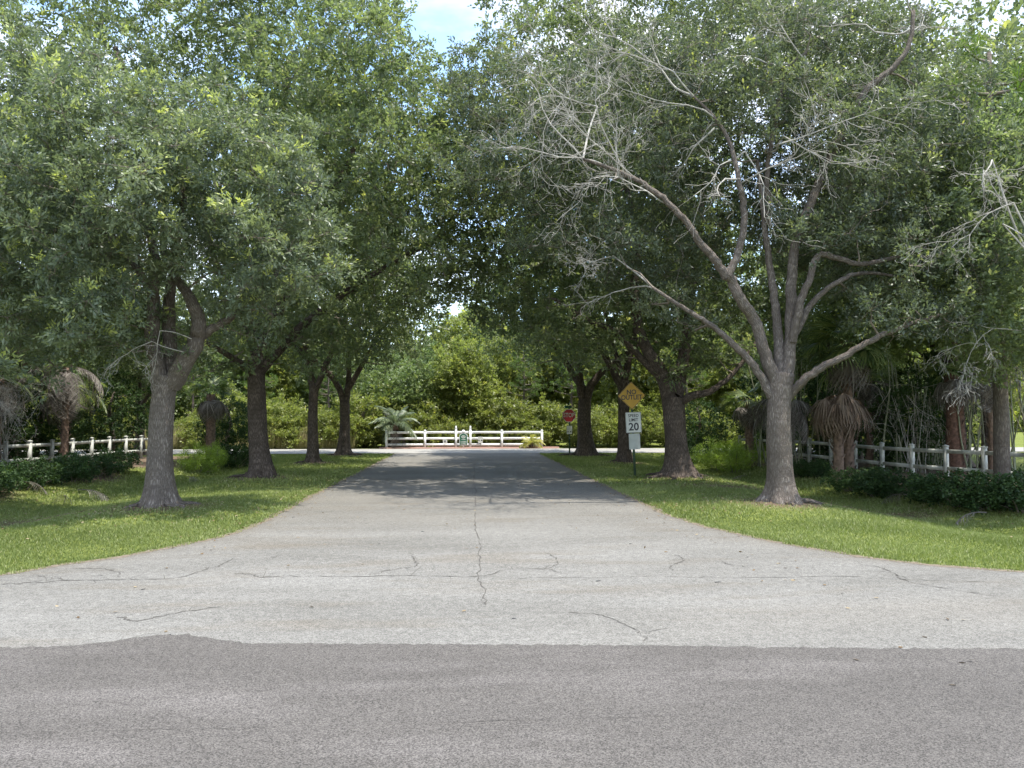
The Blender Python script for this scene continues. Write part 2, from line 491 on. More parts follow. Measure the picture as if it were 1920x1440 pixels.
def ground_mat():
    m, n, ns, ln = new_mat('lawn_soil')
    out = N(ns, 'ShaderNodeOutputMaterial')
    b = N(ns, 'ShaderNodeBsdfPrincipled', Roughness=0.95)
    b.inputs['Specular IOR Level'].default_value = 0.1
    t = N(ns, 'ShaderNodeTexCoord')
    n1 = N(ns, 'ShaderNodeTexNoise', Scale=0.55, Detail=7.0, Roughness=0.65)
    n2 = N(ns, 'ShaderNodeTexNoise', Scale=26.0, Detail=5.0, Roughness=0.75)
    for q in (n1, n2): ln.new(t.outputs['Object'], q.inputs['Vector'])
    g1 = ramp(ns, [(0.3, (0.115, 0.145, 0.032)), (0.7, (0.19, 0.215, 0.055))])
    ln.new(n1.outputs['Fac'], g1.inputs['Fac'])
    g2 = ramp(ns, [(0.25, 0.55), (0.75, 1.35)])
    ln.new(n2.outputs['Fac'], g2.inputs['Fac'])
    mg = N(ns, 'ShaderNodeMix', data_type='RGBA', blend_type='MULTIPLY'); mg.inputs['Factor'].default_value = 1
    ln.new(g1.outputs['Color'], mg.inputs['A']); ln.new(g2.outputs['Color'], mg.inputs['B'])
    at = N(ns, 'ShaderNodeAttribute', attribute_name='dirt')
    ma = N(ns, 'ShaderNodeMath', operation='MULTIPLY_ADD'); ma.inputs[1].default_value = 0.9; 
    ln.new(n2.outputs['Fac'], ma.inputs[0]); ln.new(at.outputs['Fac'], ma.inputs[2])
    rd = ramp(ns, [(0.62, 0.0), (0.98, 1.0)])
    ln.new(ma.outputs[0], rd.inputs['Fac'])
    dc = ramp(ns, [(0.3, (0.085, 0.06, 0.042)), (0.7, (0.20, 0.15, 0.105))])
    ln.new(n2.outputs['Fac'], dc.inputs['Fac'])
    md = N(ns, 'ShaderNodeMix', data_type='RGBA')
    ln.new(rd.outputs['Color'], md.inputs['Factor']); ln.new(mg.outputs['Result'], md.inputs['A']); ln.new(dc.outputs['Color'], md.inputs['B'])
    ln.new(md.outputs['Result'], b.inputs['Base Color'])
    bp = N(ns, 'ShaderNodeBump', Strength=1.0, Distance=0.03)
    ln.new(n2.outputs['Fac'], bp.inputs['Height']); ln.new(bp.outputs['Normal'], b.inputs['Normal'])
    ln.new(b.outputs['BSDF'], out.inputs['Surface'])
    return m


M['ground'] = ground_mat()

# ------------------------------------------------------------------ the roads and the ground
eL = np.array([G(*p)[:2] for p in [(0, 1080), (100, 1062), (220, 1045), (330, 1025), (410, 1008), (470, 990), (530, 960), (600, 922), (680, 882), (742, 850)]])
eR = np.array([G(*p)[:2] for p in [(1920, 1073), (1750, 1060), (1620, 1045), (1500, 1025), (1400, 1005), (1320, 987), (1250, 965), (1160, 922), (1080, 884), (1010, 850)]])
eL = np.vstack([[-30, 9.6], [-16, 9.9], eL, [-4.9, 45.6], [-6.0, 46.6]])
eR = np.vstack([[30, 9.6], [16, 9.9], eR, [4.75, 45.6], [6.0, 46.6]])


def wob(y, a, s=0.0):
    return a * (np.sin(3.1 * y + s) + 0.6 * np.sin(7.7 * y + 2 * s) + 0.5 * np.sin(17.3 * y + s * 3))


def road_lr(Y):
    """left and right road edges at depth Y (for Y past the mouth)"""
    return np.interp(Y, eL[:, 1], eL[:, 0]), np.interp(Y, eR[:, 1], eR[:, 0])


TREES_XY = []       # filled below, used for mounds and bare soil


def base_at(px, py):
    p = G(px, py)
    return float(p[0]), float(p[1])


OAKS = {'L1': base_at(300, 952), 'L2': base_at(489, 897), 'L3': base_at(587, 869), 'L4': base_at(645, 855),
        'R1': base_at(1465, 945), 'R2': base_at(1272, 895), 'R3': base_at(1170, 869), 'R4': base_at(1097, 855)}


def sig(v):
    return 1 / (1 + np.exp(-np.clip(v, -40, 40)))


def gz(x, y):
    """height of the lawn"""
    x = np.asarray(x, float); y = np.asarray(y, float)
    l, r = road_lr(y)
    off = np.where(x < 0, l - x, x - r)           # distance outside the road
    win = sig((y - 14) / 1.2) * sig((43 - y) / 1.2)
    dip = -0.42 * np.exp(-((np.abs(x) - 11.6) / 2.0) ** 2) * win * np.clip(off / 3, 0, 1)
    und = 0.03 * np.sin(0.6 * x + 1) * np.sin(0.5 * y) * np.clip(off / 2, 0, 1)
    z = -0.02 + dip + und
    for tx, ty in OAKS.values():
        z = z + 0.10 * np.exp(-((x - tx) ** 2 + (y - ty) ** 2) / 1.6 ** 2)
    z = np.where((off < 0.35) | (y < 9.7), -0.04, z)
    z = np.where(y > 45.9, -0.03, z)
    return z


def dirt(x, y):
    d = np.zeros_like(np.asarray(x, float))
    for tx, ty in OAKS.values():
        d = np.maximum(d, 0.85 * np.exp(-((x - tx) ** 2 + (y - ty) ** 2) / 1.15 ** 2))
    side = sig((np.abs(x) - 14.3 + 0.7 * np.sin(y * 0.9)) / 0.35) * sig((20 - np.abs(x)) / 0.5)
    side = side * (y > 16) * (y < 44)
    d = np.maximum(d, 0.8 * side)
    d = np.maximum(d, 0.55 * np.exp(-((x - 8.3) / 1.6) ** 2 - ((y - 24) / 0.9) ** 2))
    d = np.maximum(d, 0.5 * np.exp(-((x + 11) / 2.6) ** 2 - ((y - 19.5) / 1.0) ** 2))
    d = np.maximum(d, 0.55 * np.exp(-((x - 11.4) / 1.4) ** 2 - ((y - 19.6) / 1.0) ** 2))
    return d


xs = np.concatenate([[-900, -400, -200, -120, -80, -60, -45, -34], np.arange(-28, 28.01, 0.4), [34, 45, 60, 80, 120, 200, 400, 900]])
ys = np.concatenate([[-300, -120, -60, -30, -15, 0, 4, 8], np.arange(9, 50.01, 0.4), [52, 56, 60, 70, 85, 100, 130, 180, 260, 500, 1500]])
GX, GY = np.meshgrid(xs, ys)
GZ = gz(GX, GY)
V = np.stack([GX, GY, GZ], -1).reshape(-1, 3)
nx, ny = len(xs), len(ys)
ii, jj = np.meshgrid(np.arange(nx - 1), np.arange(ny - 1))
i0 = (jj * nx + ii).ravel()
gm = mesh_np('ground', V, np.stack([i0, i0 + 1, i0 + nx + 1, i0 + nx], -1), None, M['ground'], smooth=True)
a = gm.attributes.new('dirt', 'FLOAT', 'POINT')
a.data.foreach_set('value', dirt(V[:, 0], V[:, 1]).astype(np.float32))
put('ground', gm, kind='structure')


def surf(name, rows, mat, z):
    """strip surface: rows of (y, xl, xr)"""
    Vv, F = [], []
    k = 33
    for (y, a, b) in rows:
        for q in range(k):
            u_ = q / (k - 1); x = a + (b - a) * (u_ - .12 * math.sin(2 * math.pi * u_))
            Vv.append((x, y if np.isscalar(y) else y[q], z))
    for r in range(len(rows) - 1):
        for q in range(k - 1):
            F.append((r * k + q, r * k + q + 1, (r + 1) * k + q + 1, (r + 1) * k + q))
    return mesh_np(name, Vv, F, None, mat)


rows = []
for y in np.concatenate([[5.0, 7.0, 8.5, 9.4, 9.6], np.arange(9.7, 46.5, 0.12)]):
    l, r = road_lr(y)
    if y <= 9.6: l, r = -60, 60
    rows.append((y, l + wob(y, 0.03, 1), r + wob(y, 0.03, 2)))
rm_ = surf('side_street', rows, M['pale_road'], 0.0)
co = np.zeros(len(rm_.vertices) * 3, dtype=np.float32); rm_.vertices.foreach_get('co', co); co = co.reshape(-1, 3)
l_, r_ = road_lr(co[:, 1]); ed = np.minimum(co[:, 0] - l_, r_ - co[:, 0])
grime_shade = 0.30 / (1 + np.exp(-(co[:, 1] - 16.2 - .5 * np.sin(co[:, 0] * 1.1)) / .5)) * (1 / (1 + np.exp((co[:, 1] - 44) / 1))) * (.75 + .25 * np.sin(co[:, 1] * 1.3))  # shade of the canopy painted brown over the street, tannin stain included
grime_shade = np.maximum(grime_shade, .85 * np.exp(-np.clip(ed, 0, 9) / .3) * (co[:, 1] > 9.7))
grime_shade = np.maximum(grime_shade, .55 * np.exp(-((co[:, 0] - 7.2) / 2.2) ** 2 - ((co[:, 1] - 8.3) / .35) ** 2))
ga = rm_.attributes.new('grime_shade', 'FLOAT', 'POINT'); ga.data.foreach_set('value', grime_shade.astype(np.float32))
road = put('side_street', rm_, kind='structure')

# thin ragged line of bare soil where the paving ends
for sd, nm in ((0, 'soil_edge'), (1, 'soil_edge')):
    yy_ = np.arange(9.75, 46.4, .09); e_ = road_lr(yy_)[sd] + wob(yy_, .03, 1 + sd)
    E_ = eL if sd == 0 else eR
    cen = np.stack([e_, yy_], -1); tg = np.gradient(cen, axis=0); nr = np.stack([-tg[:, 1], tg[:, 0]], -1); nr /= np.linalg.norm(nr, axis=1)[:, None]
    nr *= -1 if (nr[:, 0].mean() > 0) == (sd == 0) else 1
    wi = .03 + .05 * rng.random(len(cen)); wo_ = .05 + .09 * rng.random(len(cen))
    A_ = cen - nr * wi[:, None]; B_ = cen + nr * wo_[:, None]; n_ = len(cen)
    put(nm, mesh_np(nm, np.concatenate([np.c_[A_, np.full(n_, .003)], np.c_[B_, np.full(n_, .003)]]), [(i, i + 1, n_ + i + 1, n_ + i) for i in range(n_ - 1)], None, M['edge_soil']), kind='structure')

# the cross street the camera stands on: its edge bulges forward on the left
pts = [(-60, 7.16), (-12, 7.16)] + [tuple(G(*p)[:2]) for p in [(0, 1215), (120, 1212), (200, 1205), (280, 1192), (350, 1190), (400, 1199), (460, 1207), (700, 1208), (960, 1209), (1300, 1212), (1600, 1216), (1920, 1217)]] + [(12, 7.1), (60, 7.1)]
pts = np.array(sorted(pts))
px_ = np.concatenate([[-60, -20], np.arange(-8, 8, 0.05), [20, 60]])
py_ = np.interp(px_, pts[:, 0], pts[:, 1]) + 0.012 * np.sin(px_ * 23) * (np.abs(px_) < 9) + 0.008 * np.sin(px_ * 61) + rng.normal(0, 0.012, len(px_))
VV = np.concatenate([np.stack([px_, np.full_like(px_, -14), np.full_like(px_, 0.006)], -1), np.stack([px_, py_, np.full_like(px_, 0.006)], -1)])
n_ = len(px_)
put('main_street', mesh_np('main_street', VV, [(i, i + 1, n_ + i + 1, n_ + i) for i in range(n_ - 1)], None, M['asphalt']), kind='structure')
put('far_street', mesh_np('far_street', [(-160, 46.4, 0.005), (160, 46.4, 0.005), (160, 53.0, 0.005), (-160, 53.0, 0.005)], [(0, 1, 2, 3)], None, M['far_road']), kind='structure')


# cracks: thin soil-filled strips on the paving
def crack(pp, wd):
    P = np.array([G(*p) for p in pp]); P = spline(P, 7)
    P[:, 0] += rng.normal(0, 0.02, len(P)); P[:, 1] += rng.normal(0, 0.025, len(P)); P[:, 2] = 0.004
    wd_ = wd * rng.uniform(0.2, 1.7, len(P)); wd_[0] = wd_[-1] = 0.001
    wd_[rng.random(len(P)) < .12] = .001
    mb = MB(); mb.strip(P, wd_, (0, 0, 1))
    for q in range(2, len(P) - 2):
        if rng.random() < .16:
            e = P[q] + (rng.normal(0, .16), rng.normal(0, .2), 0); m_ = (P[q] + e) / 2 + (rng.normal(0, .03), rng.normal(0, .03), 0); e[2] = m_[2] = .0042
            mb.strip([P[q] + (0, 0, .0002), m_, e], [wd * .5, wd * .4, .001], (0, 0, 1))
    return put('crack', mb.mesh('crack', M['crackfill']), road)


for pp, wd in [([(0, 1096), (50, 1093), (120, 1089), (220, 1087), (330, 1084), (370, 1072), (410, 1060), (440, 1046)], .011),
               ([(130, 1066), (200, 1067), (224, 1074), (218, 1088)], .008),
               ([(60, 1079), (100, 1083), (125, 1090)], .006),
               ([(440, 1075), (470, 1077), (485, 1082), (560, 1081), (690, 1080), (800, 1080), (895, 1081), (960, 1068), (1030, 1066), (1046, 1050), (1022, 1036)], .010),
               ([(1030, 1066), (1060, 1078)], .008), ([(690, 1080), (740, 1068), (780, 1061), (776, 1050), (768, 1037)], .008),
               ([(893, 950), (890, 980), (896, 1010), (900, 1045), (897, 1080), (906, 1108), (912, 1140)], .009),
               ([(895, 1081), (1000, 1084), (1150, 1082), (1250, 1081), (1400, 1084), (1600, 1081), (1720, 1088), (1920, 1093)], .005),
               ([(1270, 1040), (1282, 1050), (1262, 1060), (1260, 1070)], .010), ([(1348, 1049), (1360, 1057), (1400, 1064)], .007),
               ([(1612, 1059), (1650, 1064), (1680, 1078), (1704, 1090), (1780, 1105), (1880, 1120)], .009),
               ([(1070, 1150), (1120, 1152), (1162, 1168), (1200, 1186), (1208, 1204)], .006), ([(1206, 1186), (1260, 1178)], .004),
               ([(220, 1155), (260, 1164), (330, 1150), (420, 1135)], .010), ([(500, 1048), (530, 1040)], .006),
               ([(888, 860), (889, 880), (890, 905), (893, 950)], .012)]:
    crack(pp, wd)

xx = np.arange(-7, 7, .12); P = np.stack([xx, 5.5 + .012 * np.sin(xx * 2.1) + rng.normal(0, .006, len(xx)), np.full(len(xx), .0095)], -1)
mb = MB(); mb.strip(P, .002 * rng.uniform(0, 1.4, len(xx)) * (np.sin(xx * 1.7) > -.5) + .0003, (0, 0, 1))
put('seam', mb.mesh('seam', M['crackfill']), bpy.data.objects['main_street'])

# small dark lumps and twigs on the paving
mb = MB()
for (px, py) in [(548, 970), (710, 1020), (790, 997), (1118, 1090), (1340, 1092), (265, 1106), (1180, 1020), (1400, 1045), (640, 1012), (960, 1160), (320, 1190)]:
    p = G(px, py, 0.006); d = rng.normal(0, 0.03, 2)
    mb.tube([p + (0, 0, .004), p + (d[0] + .03, d[1], .006)], [0.006, 0.003], 5)
put('road_debris', mb.mesh('road_debris', M['sign_black']), None, 'stuff')['label'] = 'tiny dark twigs and specks lying on the pale paving'

# ------------------------------------------------------------------ grass
def grass_patch(n, x0, x1, y0, y1, h, wd, mat):
    x = rng.uniform(x0, x1, n); y = rng.uniform(y0, y1, n)
    l, r = road_lr(y)
    off = np.where(x < 0, l - x, x - r)
    keep = (off > -0.03 + 0.05 * np.sin(y * 5) * np.sin(y * 13.7)) & (y < 46.3) & (rng.random(n) > 1.25 * dirt(x, y) + 0.05 * 0)
    x, y = x[keep], y[keep]
    n = len(x)
    off = off[keep]
    z = np.where(off < 0.4, -0.012, gz(x, y))
    hh = h * rng.uniform(0.5, 1.25, n) * (1 - 0.55 * dirt(x, y)) * (0.8 + 0.35 * np.sin(x * 1.3 + np.sin(y)) * np.sin(y * 1.1))
    an = rng.uniform(0, 6.28, n)
    sx, sy = np.cos(an) * wd, np.sin(an) * wd
    lean = rng.normal(0, 0.45, (n, 2)) * hh[:, None]
    a_ = np.stack([x - sx, y - sy, z - 0.01], -1); b_ = np.stack([x + sx, y + sy, z - 0.01], -1)
    c_ = np.stack([x + lean[:, 0], y + lean[:, 1], z + hh], -1)
    t = 0.65 + 0.45 * np.sin(x * 0.9 + 1.7 * np.sin(y * 0.4)) * np.sin(y * 0.7 + x * .3) + rng.normal(0, 0.28, n)
    t = np.where(rng.random(n) < 0.05 + 0.35 * dirt(x, y), rng.uniform(1.6, 2.0, n), np.clip(t, 0, 1.5))
    return np.stack([a_, b_, c_], 1).reshape(-1, 3), t


VV, TT = [], []
for args in [(95000, -13, -3.5, 9.8, 16, .06, .010), (95000, 3.5, 14, 9.8, 16, .06, .010),
             (75000, -18, -3.5, 16, 24, .07, .014), (75000, 3.5, 18, 16, 24, .07, .014),
             (60000, -18, -4, 24, 46, .09, .026), (60000, 4, 18, 24, 46, .09, .026)]:
    v, t = grass_patch(*args, None); VV.append(v); TT.append(t)
VV = np.concatenate(VV)
go = put('grass', mesh_np('grass', VV, None, np.arange(len(VV)).reshape(-1, 3), M['grass'], np.concatenate(TT)), None, 'stuff')
tag(go, 'bright green mown grass on both verges of the pale street', 'grass')

# ------------------------------------------------------------------ foliage builders
def leaf_quads(P, D, Nn, L, Wd, fold=0.0):
    S = unit(np.cross(D, Nn))
    L = np.asarray(L)[:, None]; Wd = np.asarray(Wd)[:, None]
    return np.stack([P, P + D * L * .55 + S * Wd * .5, P + D * L, P + D * L * .55 - S * Wd * .5], 1).reshape(-1, 3)


def puff_leaves(C, r, n_tw, n_lf, L, Wd, flush=0.12, up=0.35, tmin=0.3, flat_=0.75):
    """clumps of leaves: C centres, r radii -> verts, tint"""
    n = len(C)
    D = rng.normal(0, 1, (n, n_tw, 3)); D[..., 2] += up; D = unit(D)
    ln_ = r[:, None, None] * rng.uniform(0.65, 1.15, (n, n_tw, 1)) * np.array([1, 1, flat_])
    t = rng.uniform(tmin, 1.05, (n, n_tw, n_lf, 1))
    P = C[:, None, None, :] + (D * ln_)[:, :, None, :] * t + rng.normal(0, 0.05, (n, n_tw, n_lf, 3))
    LD = unit(D[:, :, None, :] * 0.8 + rng.normal(0, 0.55, (n, n_tw, n_lf, 3)))
    NN = unit(rng.normal(0, 0.6, (n, n_tw, n_lf, 3)) + np.array([0, 0, 0.75]))
    m = n * n_tw * n_lf
    tp = rng.normal(0.5, 0.2, (n, 1, 1)) + rng.normal(0, 0.12, (n, n_tw, 1)) + rng.normal(0, 0.16, (n, n_tw, n_lf))
    fl = (rng.random((n, n_tw, 1)) < flush * (D[..., 2:3] > 0.2)) & (t[..., 0] > 0.6)
    tint = np.where(fl, 1.1 + rng.uniform(0, 0.75, tp.shape), np.clip(tp, 0, 1.0)).ravel()
    Vv = leaf_quads(P.reshape(-1, 3), LD.reshape(-1, 3), NN.reshape(-1, 3), L * rng.uniform(.55, 1.35, m), Wd * rng.uniform(.6, 1.3, m))
    tw = [(C[i], C[i] + (D[i, j] * ln_[i, j]) * 0.95) for i in range(n) for j in range(0, n_tw, 3)]
    return Vv, tint, tw


def fill_ellipsoids(E, dens, gap, clear=(), shell=0.5, zmin=None):
    """poisson-ish clump centres inside a list of (c, (rx,ry,rz))"""
    out = []
    for c, rr in E:
        c = np.asarray(c, float); rr = np.asarray(rr, float)
        n = int(dens * rr[0] * rr[1] * rr[2] * 4.19)
        D = unit(rng.normal(0, 1, (n, 3)))
        ph = rng.uniform(0, 6.28, 4)
        lump = 1 + 0.24 * np.sin(3 * D[:, 0] * 2 + ph[0]) * np.sin(5 * D[:, 1] + ph[1]) + 0.17 * np.sin(9 * D[:, 2] + ph[2]) * np.sin(7 * D[:, 0] + ph[3])
        q = rng.uniform(shell ** 3, 1, n) ** (1 / 3) * lump
        out.append(c + D * q[:, None] * rr)
    P = np.concatenate(out)
    rng.shuffle(P)
    if zmin is not None: P = P[P[:, 2] > zmin]
    if len(clear):
        pp = pix(P)
        k = np.ones(len(P), bool)
        for (x0, x1, y0, y1, ya, yb) in clear:
            k &= ~((pp[:, 0] > x0) & (pp[:, 0] < x1) & (pp[:, 1] > y0) & (pp[:, 1] < y1) & (P[:, 1] > ya) & (P[:, 1] < yb))
        P = P[k]
    keep = np.zeros((0, 3))
    acc = []
    cell = {}
    for p in P:
        k = tuple((p // gap).astype(int))
        ok = True
        for dx in (-1, 0, 1):
            for dy in (-1, 0, 1):
                for dz in (-1, 0, 1):
                    for q in cell.get((k[0] + dx, k[1] + dy, k[2] + dz), ()):
                        if (p[0] - q[0]) ** 2 + (p[1] - q[1]) ** 2 + (p[2] - q[2]) ** 2 < gap * gap:
                            ok = False; break
                    if not ok: break
                if not ok: break
            if not ok: break
        if ok:
            cell.setdefault(k, []).append(p); acc.append(p)
    return np.array(acc)


def grow_branches(nodes, rad, C, mb, rmax=0.09, root=None):
    """connect every clump to the nearest wood, thin branches curving up"""
    nodes = list(nodes); rad = list(rad)
    Na = np.zeros((len(nodes) + len(C) * 3, 3)); Ra = np.zeros(len(Na)); m = len(nodes)
    Na[:m] = nodes; Ra[:m] = rad
    root = Na[:m].mean(0) if root is None else root
    order = np.argsort(np.min(np.linalg.norm(C[:, None] - Na[None, :m], axis=2), axis=1))
    for i in order:
        c = C[i]
        d = np.linalg.norm(Na[:m] - c, axis=1) + 0.9 * np.clip(Na[:m, 2] - c[2], 0, 9)
        k = int(np.argmin(d))
        a = Na[k]; ln_ = np.linalg.norm(c - a)
        if ln_ < 0.15: continue
        r0 = min(Ra[k] * 0.65, rmax, 0.012 + 0.022 * ln_); r0 = max(r0, 0.008)
        mid1 = a + (c - a) * 0.35 + rng.normal(0, 0.09, 3) * ln_ + np.array([0, 0, -0.05 * ln_])
        mid2 = a + (c - a) * 0.7 + rng.normal(0, 0.09, 3) * ln_ + np.array([0, 0, 0.05 * ln_])
        mb.tube([a, mid1, mid2, c], [r0, r0 * .8, r0 * .55, 0.006], 5 if r0 > 0.02 else 3, closed=False)
        for q, rr in ((mid1, r0 * .8), (mid2, r0 * .55), (c, max(r0 * .35, .008))):
            Na[m] = q; Ra[m] = rr; m += 1


def twigs_mesh(tw, mb, r=0.007):
    for a, b in tw:
        mid = (a + b) / 2 + rng.normal(0, 0.05, 3)
        mb.tube([a, mid, b], [r, r * .8, r * .4], 3, closed=False)


def limb_mesh(name, P, r0, r1, mat, k=12, bump=0.07, flare=None, m=6, prof=1.0):
    Q = spline(P, m)
    t = np.linspace(0, 1, len(Q)) ** prof
    rr = r0 + (r1 - r0) * t
    Q = Q + rng.normal(0, 0.012, Q.shape) * (rr[:, None] > 0.05)
    mb = MB(); mb.tube(Q, rr, k, bump, flare)
    return mb.mesh(name, mat, smooth=True), Q, rr


def dead_spray(mb, p, d, L, r, depth, curl=0.35, droop=0.0):
    n = 6
    P = [np.array(p, float)]
    d = unit(np.array(d, float))
    for i in range(n):
        d = unit(d + rng.normal(0, curl * 0.55, 3) + np.array([0, 0, -droop]))
        P.append(P[-1] + d * L / n)
        if depth > 0 and i >= 1 and (depth > 1 or i % 2):
            for q in range(1 if rng.random() < .6 else 2):
                dd = unit(d + rng.normal(0, 0.75, 3))
                dead_spray(mb, P[-1], dd, L * rng.uniform(0.32, 0.6), r * (1 - 0.75 * i / n) * 0.6, depth - 1, curl, droop)
    rr = np.linspace(r * .8, max(r * 0.28, 0.005), n + 1)
    mb.tube(P, rr, 5 if depth > 1 else 3, closed=False)


# ------------------------------------------------------------------ the avenue oaks
def px_limb(pts, Y):
    return np.array([W(p[0], p[1], Y + (p[2] if len(p) > 2 else 0)) for p in pts])


def roots(mb, x, y, z, r, n):
    for q in range(n):
        a = rng.uniform(0, 6.28); L = r * rng.uniform(2.2, 4.2)
        P = [(x + math.cos(a) * r * .7, y + math.sin(a) * r * .7, z + 0.22), (x + math.cos(a) * r * 1.5, y + math.sin(a) * r * 1.5, z + 0.03),
             (x + math.cos(a + .25) * L * .75, y + math.sin(a + .25) * L * .75, z - 0.0), (x + math.cos(a + .1) * L, y + math.sin(a + .1) * L, z - 0.08)]
        Q = spline(P, 4); mb.tube(Q, np.linspace(r * .32, r * .06, len(Q)), 6, 0.08)


def oak(key, label, trunk_pts, r0, r1, limbs, E, clear=(), dens=3.0, gap=0.62, pr=(0.55, 0.85), n_tw=12, n_lf=26, L=.085, Wd=.036,
        mat='oak', barkm='bark', flush=0.12, group='oaks lining both sides of the street', flare=1.0, zmin=None, shell=.5, keep_limbs=(), n_root=5):
    x, y = OAKS[key]
    z0 = float(gz(x, y))
    o = empty('oak_tree', (0, 0, 0))
    base = np.array([[x, y, z0 - 0.15], [x, y, z0 + 0.02], [x, y, z0 + 0.25]])
    P = np.vstack([base, px_limb(trunk_pts, y)])
    Q = spline(P, 7); t = np.linspace(0, 1, len(Q))
    rr = r0 + (r1 - r0) * t
    mb = MB(); mb.tube(Q, rr, 26, 0.05, (z0, flare)); roots(mb, x, y, z0, r0, n_root)
    nodes, rad = list(Q[len(Q) // 2:]), list(rr[len(Q) // 2:])
    me = mb.mesh('trunk', M[barkm], smooth=True)
    tr = put('trunk', me, o)
    for lp in limbs:
        pts, a, b = lp[:3]
        LP = px_limb(pts, y)
        lm, Q, rq = limb_mesh('limb', LP, a, b, M[barkm], k=12, bump=0.06)
        put('limb', lm, o)
        nodes += list(Q[2:]); rad += list(rq[2:])
    C = fill_ellipsoids(E, dens, gap, clear, zmin=zmin, shell=shell)
    r = rng.uniform(*pr, len(C))
    Vv, tint, tw = puff_leaves(C, r, n_tw, n_lf, L, Wd, flush)
    mb = MB(); grow_branches(nodes, rad, C, mb); twigs_mesh(tw, mb)
    put('branches', mb.mesh('branches', M['twig']), o, 'stuff')
    put('crown', mesh_np('crown', Vv, np.arange(len(Vv)).reshape(-1, 4), None, M[mat], tint), o, 'stuff')
    tag(o, label, 'tree', group)
    # move the origin of the thing to its base
    o.location = (x, y, z0)
    for c in kids(o): c.location = (-x, -y, -z0)
    print(key, 'clumps', len(C), 'leaves', len(Vv) // 4)
    return o


def El(px, py, Y, rx, ry, rz):
    return (W(px, py, Y), (rx, ry, rz))


y = OAKS['L1'][1]
L1 = oak('L1', 'nearest oak on the left verge, its trunk splitting into upright forks', [(300, 850), (303, 780), (308, 735), (318, 705)], .30, .27,
         [([(302, 735), (298, 690), (285, 640), (287, 570), (290, 500), (280, 420), (255, 330)], .22, .07),
          ([(312, 730), (320, 670, .3), (316, 600, .4), (322, 530, .4), (335, 450, .3), (350, 330)], .21, .06),
          ([(322, 722), (345, 680, -.2), (366, 645, -.3), (374, 610, -.3), (362, 570, -.3), (340, 535, -.2), (318, 505, 0), (300, 440, .3)], .24, .07),
          ([(366, 640, -.2), (400, 615, -.2), (440, 590, -.1), (480, 560), (530, 500)], .12, .05),
          ([(290, 560), (240, 480), (170, 420), (90, 370)], .11, .04)],
         [El(250, 370, 17.5, 3.1, 2.6, 2.7), El(60, 400, 18.5, 2.9, 2.8, 3.2), El(470, 400, 18, 1.7, 2.0, 2.1), El(90, 590, 17.6, 2.3, 1.8, 1.15),
          El(490, 540, 17.6, 1.3, 1.4, .7), El(100, 215, 17.5, 1.2, 1.3, 1.2), El(350, 240, 17.8, 2.0, 1.5, 1.0), El(300, 640, 19.5, 1.6, 1, .8), El(230, 500, 17.0, 2.0, 1.2, .6), El(560, 470, 18.2, .8, 1, .9), El(560, 350, 18.6, .9, .9, .7), El(430, 200, 18.2, .9, .9, .7), El(200, 130, 18, .8, .8, .7), El(20, 130, 18, 1.2, 1, 1.0), El(420, 620, 18.6, .7, .6, .35)],
         clear=[(255, 420, 515, 900, 0, 18.6), (290, 330, 600, 900, 0, 99)], dens=5.0, gap=.60, pr=(.48, .80), n_tw=15, n_lf=28, L=.12, Wd=.048, flush=.2)

